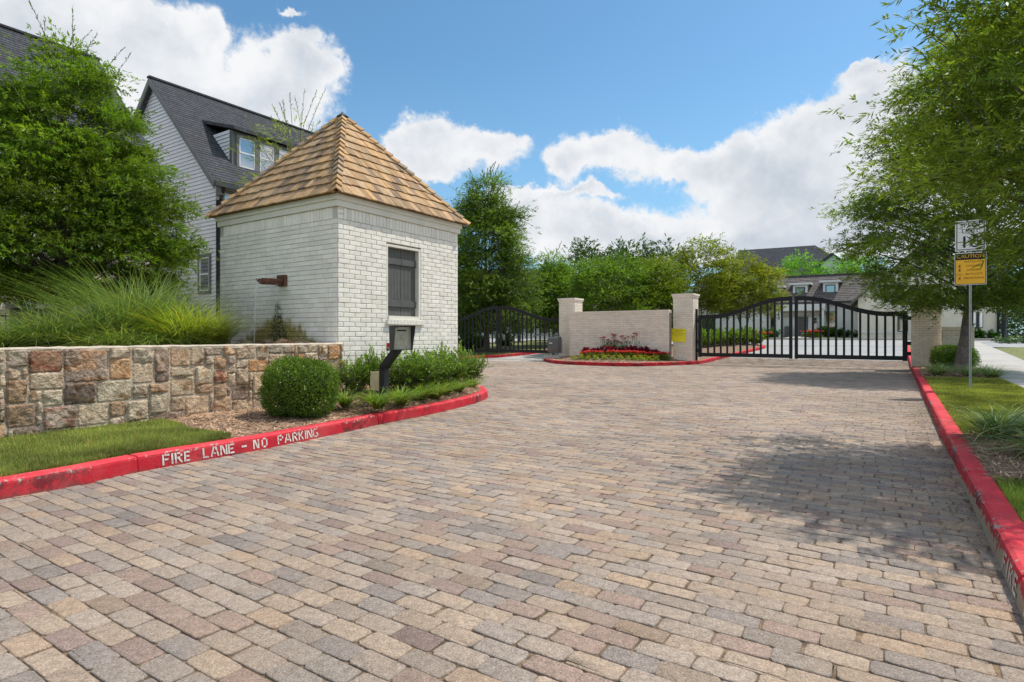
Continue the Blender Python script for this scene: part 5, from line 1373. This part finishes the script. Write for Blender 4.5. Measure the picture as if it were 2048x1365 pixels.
# big hipped roof house behind, with a small gabled house to its right
def hiphouse():
    Yd = 78.0
    o = thing('distant_house', 'large grey roofed house rising behind the clubhouse', 'house', (*R(1560, Yd), 1.0), TH)
    ox, oy = R(1560, Yd)
    def ya(px, x=0): k = (px-1024)/F; cx, cy = ox+x*ux, oy+x*uy; return (k*cy-cx)/(vx-k*vy)
    def za(py, px, x=0): t = ya(px, x); return EYE+(670-py)*(oy+x*uy+t*vy)/F-1.0
    y0, y1 = ya(1740, 0), ya(1460, 0); zz = za(570, 1600)
    MB().box(0, 16, y0, y1, 0, zz).build('wall', M['siding'], o)
    xr = 5.0; A = (xr, ya(1630, xr), za(491, 1630, xr)); B = (xr, ya(1478, xr), za(501, 1478, xr))
    m = MB(); m.add([(-.5, y0-.5, zz), (-.5, y1+.5, zz), B, A, (10.5, y0-.5, zz), (10.5, y1+.5, zz)], [(0, 1, 2, 3), (0, 3, 4), (1, 5, 2), (3, 2, 5, 4), (0, 4, 5, 1)]); m.build('roof', M['shingle'], o)
    o2 = thing('distant_house', 'small pale green gabled house end with a white window above the clubhouse roof', 'house', (*R(1665, 70), 1.0), TH)
    ox, oy = R(1665, 70)
    a, b, c = ya(1715), ya(1637), ya(1664); ze_, zp_ = za(548, 1690), za(511, 1664)
    m = MB(); m.add([(x, y, z) for x in (0, 8) for (y, z) in ((a, -1), (b, -1), (b, za(535, 1640)), (c, zp_), (a, ze_))], [(0, 4, 3, 2, 1), (5, 6, 7, 8, 9), (0, 1, 6, 5), (1, 2, 7, 6), (0, 5, 9, 4)], (.75, .85, .72)); m.build('wall', M['siding'], o2)
    m = MB()
    for (y0_, z0_) in ((b+.3, za(537, 1638)), (a-.3, ze_-.1)):
        V = [(x, y, z+dz) for x in (-.3, 8) for (y, z) in ((y0_, z0_), (c, zp_)) for dz in (.02, .3)]
        m.add(V, [(0, 1, 3, 2), (4, 6, 7, 5), (1, 5, 7, 3), (0, 2, 6, 4), (0, 4, 5, 1)])
    m.build('roof', M['shingle'], o2)
    w1 = MB().box(-.06, -.01, ya(1650), ya(1641), za(543, 1645), za(534, 1645)).build('window', M['whitetrim'], o2); MB().box(-.09, -.07, ya(1649), ya(1642), za(542, 1645), za(535, 1645)).build('pane', M['glass'], w1)
hiphouse()
# white townhouse row behind the exit gate
def farrow(px0, px1, Yd, top, label, n, name='townhouse_row'):
    ox, oy = R(px0, Yd); base = H(ox, oy)
    o = thing(name, label, 'building', (ox, oy, base-.3), 0)
    x1 = (px1-px0)/F*Yd; zt_ = EYE+(670-top)*Yd/F-base+.3
    MB().box(0, x1, 0, 8, 0, zt_).build('wall', M['whitetrim'], o)
    m = MB(); m.add([(-.4, -.4, zt_), (x1+.4, -.4, zt_), (x1+.4, 4, zt_+2.6), (-.4, 4, zt_+2.6), (x1+.4, 8.4, zt_), (-.4, 8.4, zt_)], [(0, 1, 2, 3), (3, 2, 4, 5), (0, 3, 5), (1, 4, 2)]); m.build('roof', M['shingle'], o)
    for i in range(n):
        for z_ in (.9, 3.7):
            if z_+1.7 > zt_: continue
            xx = x1*(i+.5)/n; f = MB().box(xx-.45, xx+.45, -.06, -.005, z_, z_+1.6).build('window', M['darkmetal'], o); MB().box(xx-.38, xx+.38, -.09, -.065, z_+.07, z_+1.53).build('pane', M['glass'], f)
farrow(880, 1128, 62, 580, 'pale townhouse row seen through the bars of the exit gate', 9)
# ================================================================ trees
near_c = np.array([px_, py_])
def sign_window(P):
    """keep leaves off the line of sight to most of the two signs"""
    k = P[:, 1] > .5; sx = 1024+F*P[:, 0]/np.maximum(P[:, 1], .5); sy = 670-F*(P[:, 2]-EYE)/np.maximum(P[:, 1], .5)
    front = P[:, 1] < 12.2
    low = (sx > 1908) & (sx < 1975) & (sy > 508) & (sy < 572) | (sx > 1938) & (sx < 1978) & (sy > 466) & (sy < 512)
    pole_ = (sx > 1900) & (sx < 1955) & (sy >= 560)
    return front & (low | pole_)
LF = (M['bark'], M['leaf'])
# nearest tree: trunk just outside the right edge, crown leaning over the kerb
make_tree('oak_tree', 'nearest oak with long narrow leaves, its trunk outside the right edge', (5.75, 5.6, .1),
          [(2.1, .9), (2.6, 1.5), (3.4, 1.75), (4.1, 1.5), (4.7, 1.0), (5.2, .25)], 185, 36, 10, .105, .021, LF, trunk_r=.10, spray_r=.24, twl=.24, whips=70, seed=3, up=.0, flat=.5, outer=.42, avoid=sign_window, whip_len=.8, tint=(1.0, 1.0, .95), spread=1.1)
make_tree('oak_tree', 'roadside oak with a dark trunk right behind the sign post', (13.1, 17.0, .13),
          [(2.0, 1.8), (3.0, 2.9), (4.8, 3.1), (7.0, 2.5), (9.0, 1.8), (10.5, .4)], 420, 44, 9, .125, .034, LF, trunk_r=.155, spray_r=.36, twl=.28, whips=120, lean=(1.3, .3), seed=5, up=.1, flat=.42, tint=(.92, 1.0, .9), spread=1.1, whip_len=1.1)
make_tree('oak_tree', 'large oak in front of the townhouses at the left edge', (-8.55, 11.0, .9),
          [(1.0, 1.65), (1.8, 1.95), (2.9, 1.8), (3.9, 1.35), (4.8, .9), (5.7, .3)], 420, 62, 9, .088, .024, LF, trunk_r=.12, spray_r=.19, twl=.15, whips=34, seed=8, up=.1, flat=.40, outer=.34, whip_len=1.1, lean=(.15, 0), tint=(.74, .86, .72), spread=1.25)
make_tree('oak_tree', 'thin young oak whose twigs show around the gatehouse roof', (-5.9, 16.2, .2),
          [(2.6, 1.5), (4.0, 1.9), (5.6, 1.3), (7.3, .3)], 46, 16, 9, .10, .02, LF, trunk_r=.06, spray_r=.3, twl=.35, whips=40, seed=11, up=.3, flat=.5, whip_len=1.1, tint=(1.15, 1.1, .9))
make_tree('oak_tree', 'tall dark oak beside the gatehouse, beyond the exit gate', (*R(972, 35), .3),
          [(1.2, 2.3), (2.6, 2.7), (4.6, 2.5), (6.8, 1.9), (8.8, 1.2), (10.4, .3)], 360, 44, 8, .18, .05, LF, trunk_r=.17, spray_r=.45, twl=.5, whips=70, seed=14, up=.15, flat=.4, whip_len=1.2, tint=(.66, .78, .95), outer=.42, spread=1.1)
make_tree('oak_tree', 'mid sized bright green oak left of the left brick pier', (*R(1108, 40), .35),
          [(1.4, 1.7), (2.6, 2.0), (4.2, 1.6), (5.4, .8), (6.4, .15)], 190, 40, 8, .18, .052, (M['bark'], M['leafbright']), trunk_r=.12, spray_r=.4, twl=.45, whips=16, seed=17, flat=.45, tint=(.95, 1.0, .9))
DK = (M['bark'], M['leafdark'])
for i, (px, Y, top, wr, lab) in enumerate([(1182, 52, 495, 2.8, 'dark dense tree just right of the bright oak'), (1255, 56, 484, 3.4, 'dark dense tree with the broadest crown behind the low wall'), (1325, 57, 490, 2.6, 'dark dense tree peeking above the yellow myrtles')]):
    zt_ = ZY(top, Y)-.6; make_tree('shade_tree', lab, (*R(px, Y), .6), [(.6, wr*.8), (zt_*.35, wr), (zt_*.7, wr*.9), (zt_*.93, wr*.5), (zt_, .3)], 120, 26, 7, .30, .10, DK, trunk_r=.2, spray_r=.55, twl=.55, seed=20+i, flat=.8, group='dark trees beyond the low wall', limbs=True, up=.8)
MY = (M['bark'], M['leafmyrtle'])
for i, (px, Y, top, wr, lab, tn) in enumerate([(1222, 33, 512, 2.2, 'olive green crape myrtle directly behind the low wall', (.50, .80, 1.0)), (1300, 35, 520, 2.0, 'crape myrtle left of the pier with the yellow notice', (.66, .86, .9)),
                                          (1400, 37, 478, 2.3, 'tallest yellow green crape myrtle right of the middle pier', (.82, .92, .8)), (1487, 38, 512, 2.1, 'spreading crape myrtle in front of the clubhouse left end', (.86, .92, .75)), (1165, 45, 560, 1.6, 'small crape myrtle with pale blossoms behind the left pier', (.55, .85, 1.0))]):
    zt_ = ZY(top, Y)-.35; make_tree('crape_myrtle', lab, (*R(px, Y), .35), [(zt_*.36, wr*.75), (zt_*.55, wr), (zt_*.78, wr*.85), (zt_*.95, wr*.4), (zt_, .1)], 120, 36, 7, .15, .062, MY, trunk_r=.05, spray_r=.36, twl=.45, seed=40+i, stems=4, flat=.4, tint=tn, group='crape myrtles between the gates', whips=12, whip_len=.8, trunk_top=.75, cat='tree', blossoms=4 if i in (0, 3, 4) else 0, bmat=M['blossom'])
for i, (px, Y, top, wr, lab) in enumerate([(1606, 62, 514, 2.6, 'bright round tree above the clubhouse roof, left one'), (1690, 60, 518, 2.2, 'bright tree above the clubhouse roof, right one in front of the gabled house'), (1722, 63, 503, 1.6, 'loose tree against the sky above the clubhouse roof')]):
    zt_ = ZY(top, Y)-1.2; make_tree('shade_tree', lab, (*R(px, Y), 1.2), [(zt_*.4, wr), (zt_*.65, wr), (zt_*.88, wr*.6), (zt_, .2)], 60 if i < 2 else 30, 24, 6, .32, .09, (M['bark'], M['leafbright']), trunk_r=.15, spray_r=.5, twl=.5, seed=60+i, flat=.8, limbs=(i == 2), up=.5, group='bright trees behind the clubhouse', tint=(.8, 1.15, 1.2))
for i, (px, Y, top, wr, lab) in enumerate([(2055, 58, 470, 4.0, 'dark tree beyond the clubhouse wing at the right edge'), (2010, 72, 500, 3.5, 'shaded tree behind the lamp post')]):
    zt_ = ZY(top, Y)-.5; make_tree('shade_tree', lab, (*R(px, Y), .5), [(.4, wr*.8), (zt_*.4, wr), (zt_*.8, wr*.7), (zt_, .2)], 110, 24, 6, .34, .12, DK, trunk_r=.2, spray_r=.6, twl=.6, seed=70+i, flat=.8, limbs=False, up=.4, group='dark trees at the right edge')
for i, (px, Y, top, wr, lab) in enumerate([(925, 44, 600, 1.4, 'shaded small tree behind the left half of the exit gate'), (1040, 47, 590, 1.5, 'small tree behind the right half of the exit gate')]):
    zt_ = ZY(top, Y)-.4; make_tree('small_tree', lab, (*R(px, Y), .45), [(zt_*.35, wr*.8), (zt_*.6, wr), (zt_, .2)], 50, 22, 6, .18, .05, LF, trunk_r=.09, spray_r=.35, twl=.4, seed=80+i, flat=.6, group='small trees beyond the exit gate', tint=(.7, .85, .9))

# ================================================================ shrubs
def shrub_thing(name, label, cat, group, rx, ry, rz, n, L, seed, mat, c0=(1, 1, 1), zc=None, power=2.6):
    o = thing(name, label, cat, (0, 0, 0), 0, group); zc = rz if zc is None else zc
    r = np.random.default_rng(seed); V, Fc, c = ball_leaves(rx, ry, rz, n, L, r, c0, power, zc); amesh('foliage', V, Fc, mat, o, c)
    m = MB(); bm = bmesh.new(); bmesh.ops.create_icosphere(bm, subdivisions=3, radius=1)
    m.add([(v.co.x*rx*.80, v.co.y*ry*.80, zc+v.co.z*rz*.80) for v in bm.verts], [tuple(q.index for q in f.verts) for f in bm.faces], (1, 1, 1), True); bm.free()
    m.build('inner_core', M['boxin'], o); return o  # solid dark core behind the leaves
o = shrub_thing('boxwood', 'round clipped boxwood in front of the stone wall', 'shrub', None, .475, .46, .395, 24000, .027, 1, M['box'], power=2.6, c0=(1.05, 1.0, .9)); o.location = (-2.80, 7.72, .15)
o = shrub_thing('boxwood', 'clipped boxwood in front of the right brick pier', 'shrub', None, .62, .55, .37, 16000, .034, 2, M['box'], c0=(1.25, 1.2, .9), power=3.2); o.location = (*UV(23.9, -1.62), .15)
def loose_shrub(seed, h=.55, rad=.36, n=52, tint=(1.5, 1.35, .9), label='', group=None, L=.040, W=.017):
    o = thing('shrub', label, 'shrub', (0, 0, 0), 0, group); r = np.random.default_rng(seed)
    a = r.uniform(0, 2*PI, n); q = np.sqrt(r.uniform(0, 1, n)); top = np.column_stack([rad*q*np.cos(a), rad*q*np.sin(a), h*(1-.28*q**2)*r.uniform(.62, 1.1, n)])
    base = np.column_stack([.18*rad*np.cos(a), .18*rad*np.sin(a), np.zeros(n)]); wb = MB()
    for b, t in zip(base, top): wb.tube([tuple(b), tuple((b+t)/2+np.array([0, 0, .02])), tuple(t)], [.006, .004, .002], 3, caps=False)
    wb.build('stems', M['bark'], o)
    q5 = r.uniform(.15, 1.02, (n*8, 1)); S = np.repeat(base, 8, 0)*(1-q5)+np.repeat(top, 8, 0)*q5; D = norm(np.repeat(top-base, 8, 0)*.5+r.normal(0, .40, (n*8, 3))+np.array([0, 0, .3])); TL = r.uniform(.08, .2, n*8)
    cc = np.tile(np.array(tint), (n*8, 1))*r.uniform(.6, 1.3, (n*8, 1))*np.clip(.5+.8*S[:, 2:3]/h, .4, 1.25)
    V, Fc, c = twigs_to_leaves(S, D, TL, 14, L, W, spread=.75, droop=0, colr=cc, r=r); amesh('foliage', V, Fc, M['box'], o, c); return o
prs = [loose_shrub(s, label='x') for s in (1, 2, 3)]; used = [[False], [False], [False]]
gsh = 'loose glossy shrubs along the gatehouse wall'
for i, (px, py, z, sc, lab) in enumerate([(714, 783, .34, (1.0, 1.0, 1.0), 'small loose shrub at the foot of the gatehouse beside the stone wall end'), (748, 778, .36, (.7, .7, 1.1), 'thin shrub behind the beige junction box'), (800, 778, .36, (1.3, 1.3, 1.1), 'leafy shrub directly behind the call box post'),
        (832, 776, .35, (1.35, 1.35, 1.1), 'shrub under the gatehouse window, right of the call box'), (868, 772, .33, (1.35, 1.3, 1.08), 'broad shrub in the middle of the gatehouse shrub row'), (903, 768, .30, (1.35, 1.35, 1.3), 'tallest shrub at the gatehouse far corner'), (938, 762, .26, (1.15, 1.15, 1.1), 'last shrub of the row at the kerb curve, open to the paving')]):
    k = i % 3; x_, y_ = G(px, py, z); place(prs[k], used[k], (x_, y_, z-.03), i*1.3, sc, lab, gsh)
# liriope clumps
def grass_clump(name, label, seed, n, h, w, lean, curl, mat, c0=(1, 1, 1), base_r=.05, group=None, cat='plant', segs=5, up=0.0, stripe=False):
    o = thing(name, label, cat, (0, 0, 0), 0, group); r = np.random.default_rng(seed)
    V, Fc, c = blades(n, h, w, .1, lean, curl, r, segs, c0, base_r=base_r, up=up)
    if stripe: c = c*np.where(r.uniform(0, 1, (n, 1)) < .45, np.array([[1.7, 1.5, 2.3]]), np.array([[.9, 1.0, .9]])).repeat(2*(segs+1), 0)
    amesh('blades', V, Fc, mat, o, c.clip(0, 4)); return o
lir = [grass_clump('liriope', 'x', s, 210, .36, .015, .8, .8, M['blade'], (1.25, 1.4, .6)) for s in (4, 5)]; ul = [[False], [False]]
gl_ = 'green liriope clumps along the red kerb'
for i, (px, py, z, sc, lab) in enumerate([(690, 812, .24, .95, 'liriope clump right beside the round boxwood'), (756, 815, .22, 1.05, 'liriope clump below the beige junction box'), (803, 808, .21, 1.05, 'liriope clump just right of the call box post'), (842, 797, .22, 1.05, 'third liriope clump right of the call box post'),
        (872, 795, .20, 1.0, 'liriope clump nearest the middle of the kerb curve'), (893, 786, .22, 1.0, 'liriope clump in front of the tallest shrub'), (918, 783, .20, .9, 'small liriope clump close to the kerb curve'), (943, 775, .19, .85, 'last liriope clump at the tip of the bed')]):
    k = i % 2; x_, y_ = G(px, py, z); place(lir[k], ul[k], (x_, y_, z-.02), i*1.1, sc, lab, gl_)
# striped liriope on the right
lv = [grass_clump('striped_liriope', 'x', s, 230, .36, .013, .95, .95, M['blade'], (1.55, 1.5, 1.5), stripe=True) for s in (14, 15)]; uv_ = [[False], [False]]
gv = 'striped liriope clumps on the right verge'
for i, (U_, V_, sc, lab) in enumerate([(7.95, -.90, 1.45, 'striped liriope clump closest to the kerb in the near bed'), (8.0, -1.35, 1.4, 'striped liriope clump at the back of the near bed'), (7.35, -1.45, 1.3, 'striped liriope clump at the right edge of the near bed'), (6.85, -1.15, 1.1, 'striped liriope clump in the shade at the right edge'),
        (19.3, -.95, 1.35, 'striped liriope clump left of the tree trunk'), (20.3, -1.05, 1.3, 'striped liriope clump behind the first one, left of the trunk'), (19.2, -1.6, 1.2, 'striped liriope clump in front of the tree trunk'), (18.9, -2.05, 1.35, 'striped liriope clump right of the sign post at the sidewalk'), (20.1, -2.0, 1.2, 'striped liriope clump right behind the sign post')]):
    k = i % 2; place(lv[k], uv_[k], (*UV(U_, V_), .145), i*1.7, sc, lab, gv)
# ornamental grasses behind the stone wall
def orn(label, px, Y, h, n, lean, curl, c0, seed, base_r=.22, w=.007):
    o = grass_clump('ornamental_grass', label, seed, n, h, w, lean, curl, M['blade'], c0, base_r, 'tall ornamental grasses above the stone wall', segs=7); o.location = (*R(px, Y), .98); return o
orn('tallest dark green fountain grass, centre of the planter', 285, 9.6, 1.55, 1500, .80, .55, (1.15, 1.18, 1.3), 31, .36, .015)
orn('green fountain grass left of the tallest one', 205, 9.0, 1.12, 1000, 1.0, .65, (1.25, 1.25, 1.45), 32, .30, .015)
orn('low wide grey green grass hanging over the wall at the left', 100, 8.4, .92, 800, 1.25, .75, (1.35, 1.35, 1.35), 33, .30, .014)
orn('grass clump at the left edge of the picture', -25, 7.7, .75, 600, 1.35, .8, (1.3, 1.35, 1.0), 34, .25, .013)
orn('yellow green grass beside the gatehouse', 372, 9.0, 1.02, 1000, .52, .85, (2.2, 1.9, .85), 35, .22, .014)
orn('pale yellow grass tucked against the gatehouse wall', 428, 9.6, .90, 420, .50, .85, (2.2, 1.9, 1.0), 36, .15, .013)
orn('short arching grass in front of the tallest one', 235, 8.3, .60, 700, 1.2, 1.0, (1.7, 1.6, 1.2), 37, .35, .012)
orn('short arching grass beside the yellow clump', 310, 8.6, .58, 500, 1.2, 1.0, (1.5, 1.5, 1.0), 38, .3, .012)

# ================================================================ island flowers
def flower(name, label, seed, kind, group):
    o = thing(name, label, 'flower', (0, 0, 0), 0, group); r = np.random.default_rng(seed)
    if kind == 'coleus':
        n = 150; d = norm(r.normal(0, 1, (n, 3))+np.array([0, 0, .7])); P = d*np.array([.17, .17, .26])*r.uniform(.6, 1, (n, 1)); P[:, 2] = np.abs(P[:, 2])+.05
        V, Fc = leaf_quads(P, norm(d+r.normal(0, .4, (n, 3))), norm(np.array([0, 0, 1.])+r.normal(0, .5, (n, 3))), np.full(n, .11), np.full(n, .07))
        c = np.array([[.17, .012, .035]])*r.uniform(.4, 2.0, (n, 1)); amesh('leaves', V, Fc, M['petal'], o, np.repeat(c, 4, 0))
    else:
        n = 110; d = norm(r.normal(0, 1, (n, 3))+np.array([0, 0, .6])); hgt = .18 if kind != 'zinnia' else .50
        P = d*np.array([.15, .15, hgt])*r.uniform(.5, 1, (n, 1)); P[:, 2] = np.abs(P[:, 2])+.02
        V, Fc = leaf_quads(P, norm(d+r.normal(0, .5, (n, 3))), norm(np.array([0, 0, 1.])+r.normal(0, .5, (n, 3))), np.full(n, .085), np.full(n, .045))
        lc = {'red': [.17, .24, .04], 'yellow': [.33, .40, .07], 'zinnia': [.10, .19, .05]}[kind]
        c = np.array([lc])*r.uniform(.6, 1.4, (n, 1)); amesh('leaves', V, Fc, M['petal'], o, np.repeat(c, 4, 0))
        m = {'red': 20, 'yellow': 4, 'zinnia': 6}[kind]; fc = {'red': [.72, .07, .09], 'yellow': [.70, .50, .04], 'zinnia': [.66, .06, .18]}[kind]
        a = r.uniform(0, 2*PI, m); q = .17*np.sqrt(r.uniform(0, 1, m)); zf_ = (.20+.06*r.uniform(0, 1, m)) if kind != 'zinnia' else r.uniform(.48, .80, m)
        cen = np.column_stack([q*np.cos(a)*1.2, q*np.sin(a)*1.2, zf_])
        if kind == 'zinnia':
            wb = MB()
            for p_ in cen: wb.tube([(p_[0]*.4, p_[1]*.4, .1), tuple(p_)], [.006, .005], 3, caps=False, c=(.16, .30, .08))
            wb.build('stems', M['petal'], o)
        k_ = 12; P = np.repeat(cen, k_, 0); an_ = np.tile(np.linspace(0, 2*PI, k_, endpoint=False), m); D = np.column_stack([np.cos(an_), np.sin(an_), r.uniform(-.1, .7, len(P))])
        V, Fc = leaf_quads(P, D, np.tile([0, 0, 1.], (len(P), 1)), np.full(len(P), .075 if kind == 'zinnia' else .055), np.full(len(P), .045 if kind == 'zinnia' else .03)); c = np.array([fc])*r.uniform(.75, 1.2, (len(P), 1)); amesh('petals', V, Fc, M['petal'], o, np.repeat(c, 4, 0))
    return o
wallA, wallB = np.array(A), np.array(B)
def isl_pt(px, setb):
    """point in the island bed at photo column px, setb metres in front of the low wall face"""
    k = (px-1024)/F; O = np.array([p_left[0], p_left[1]])-setb*np.array([ux, uy])
    # O + t*(-v) on the ray x = k*y
    t = (k*O[1]-O[0])/(-vx+k*vy); return (O[0]-vx*t, O[1]-vy*t)
# front edge of the bed along the ray, used to place the rows
def bed_depth(px):
    k = (px-1024)/F; best = None
    for yy in np.arange(22.5, 32, .05):
        if inside(ISL, np.array([k*yy]), np.array([yy]))[0]: best = yy; break
    return best
rows = [('coleus', [(px, .40) for px in (1172, 1186, 1201, 1221, 1238, 1254, 1266, 1279, 1290, 1303, 1312)], 'burgundy_coleus', 'dark burgundy leafy plants in the middle row'),
        ('red', [(px, .22) for px in (1166, 1180, 1192, 1206, 1223, 1236, 1250, 1262, 1275, 1284, 1296, 1309, 1322, 1332)], 'red_begonia', 'red flowered plants in front of the burgundy ones'),
        ('yellow', [(px, .09) for px in (1148, 1162, 1176, 1192, 1210, 1226, 1241, 1256, 1270, 1284, 1298, 1312)], 'yellow_lantana', 'yellow green flowering edging plants'),
        ('zinnia', [(px, .62) for px in (1208, 1217, 1227, 1236, 1247, 1258, 1277)], 'pink_zinnia', 'tall pink zinnias at the back of the flower bed')]
pos_words = {'coleus': 'burgundy coleus', 'red': 'red begonia', 'yellow': 'yellow edging plant', 'zinnia': 'tall pink zinnia'}
for kind, spots, nm, grp in rows:
    pr = [flower(nm, 'x', 50+s, kind, grp) for s in range(2)]; us_ = [[False], [False]]
    for i, (px, fr_) in enumerate(spots):
        k = (px-1024)/F; y0 = bed_depth(px) or 25.0; xw, yw = isl_pt(px, .0); y_ = y0+.45+(yw-y0-.3)*fr_*1.2; x_ = k*y_
        sc = random.uniform(.85, 1.2)*{'coleus': 1.3, 'red': 1.15, 'yellow': .8, 'zinnia': 1.15}[kind]
        where = 'left end' if i == 0 else ('right end' if i == len(spots)-1 else f'number {i+1} from the left')
        lab = {'coleus': 'dark burgundy coleus in the island bed', 'red': 'red begonia in the second row of the island bed', 'yellow': 'yellow green lantana edging the island bed', 'zinnia': 'tall pink zinnia behind the burgundy row'}[kind]
        o = place(pr[i % 2], us_[i % 2], (x_, y_, float(zi([x_], [y_])[0])-.02), i*2.1, sc, lab+', '+where, grp)
# ================================================================ hedges and shrubs beyond the gates
hs = [loose_shrub(s, h=.85, rad=.6, n=40, tint=(1.9, 1.7, .6), label='x', L=.10, W=.045) for s in (21, 22)]; uh = [[False], [False]]
gh_ = 'yellow green hedge shrubs on the island behind the gate'
i = 0
for px in (1402, 1418, 1434, 1450, 1466, 1482, 1498, 1512):
    Y_ = 31.5+(px-1400)*.035; x_, y_ = R(px, Y_); place(hs[i % 2], uh[i % 2], (x_, y_, float(zi([x_], [y_])[0])), i, .95 if i % 3 else 1.15, 'yellow green hedge shrub behind the left gate leaf, '+('nearest the pier' if i == 0 else 'at the far end' if i == 7 else f'number {i+1} from the pier'), gh_); i += 1
hd_ = [loose_shrub(s, h=.9, rad=.7, n=36, tint=(.7, .95, .6), label='x', L=.13, W=.06) for s in (31, 32)]; ud = [[False], [False]]
spots = [(1532, 47.5), (1545, 49), (1640, 50.2), (1655, 50), (1674, 50), (1692, 49.6), (1711, 48.5), (1740, 47), (1762, 46.5), (1785, 46), (1808, 45.5)]
labs = ['dark shrub left of the clubhouse entrance', 'shrub beside the left porch column', 'shrub beside the right porch column', 'shrub under the tall clubhouse window', 'shrub at the right end of the tall window', 'low shrub between window and wing', 'shrub at the clubhouse downpipe corner', 'first low shrub along the clubhouse wing', 'second low shrub along the clubhouse wing', 'third low shrub along the clubhouse wing', 'fourth low shrub along the clubhouse wing']
for i, ((px, Y_), lab) in enumerate(zip(spots, labs)):
    x_, y_ = R(px, Y_); place(hd_[i % 2], ud[i % 2], (x_, y_, H(x_, y_)-.05), i*1.9, .9 if i < 5 else .6, lab, 'shrubs along the clubhouse front')
for i, (px, Y_, sc, lab) in enumerate([(1957, 42, 1.6, 'dark shrub below the window of the clubhouse wing'), (940, 38, 1.5, 'dark shrub behind the left part of the exit gate'), (955, 39, 1.2, 'second dark shrub behind the exit gate'), (1010, 41, 1.0, 'shrub near the middle of the exit gate')]):
    x_, y_ = R(px, Y_); place(hd_[i % 2], ud[i % 2], (x_, y_, (.4 if i == 0 else H(x_, y_))), i, sc, lab, None)
    if i == 0: pass
fp_ = [flower('red_begonia', 'x', 90, 'red', 'red flowers by the clubhouse path')]; uf = [[False]]
for i, (px, Y_, lab) in enumerate([(1519, 46, 'red flowers left of the clubhouse path, first'), (1527, 46, 'red flowers left of the clubhouse path, nearest the door'), (1616, 48.6, 'red flowers right of the clubhouse path, nearest the door'), (1624, 48.6, 'red flowers right of the clubhouse path, middle'), (1632, 48.6, 'red flowers right of the clubhouse path, last')]):
    x_, y_ = R(px, Y_); place(fp_[0], uf[0], (x_, y_, H(x_, y_)), i, (3.0, 3.0, 2.2), lab, 'red flowers by the clubhouse path')
# clubhouse path
pth = np.array([UV(49.15, toV(*R(1560, 46))), UV(49.15, toV(*R(1612, 46))), UV(57.5, toV(*R(1612, 46))), UV(57.5, toV(*R(1560, 46)))])
tag(fill('clubhouse_path', pth[::-1], lambda x, y: np.array([H(a, b) for a, b in zip(x, y)])+.03, M['concrete'], 1.0), kind='structure')
V_, Fc_ = [], []
gc = thing('ivy_bank', 'x', 'x'); bpy.data.objects.remove(gc)
X_, Y_ = rng.uniform(22, 48, 30000), rng.uniform(34, 44, 30000); m_ = (toV(X_, Y_) < -5.2) & (toV(X_, Y_) > -16) & (toU(X_, Y_) > 43.2-.0) & (toU(X_, Y_) < 48.4)
P = np.column_stack([X_[m_], Y_[m_], zr2(X_[m_], Y_[m_])+rng.uniform(.02, .38, m_.sum())]); V, Fc = leaf_quads(P, norm(rng.normal(0, 1, P.shape)), norm(np.array([0, 0, 1.])+rng.normal(0, .4, P.shape)), np.full(len(P), .16), np.full(len(P), .11))
tag(amesh('ground_cover', V, Fc, M['leafdark'], None, np.repeat(rng.uniform(.6, 1.6, (len(P), 1))*np.ones((1, 3)), 4, 0)), 'dark ground cover on the bank in front of the clubhouse wing', 'ground cover', kind='stuff')
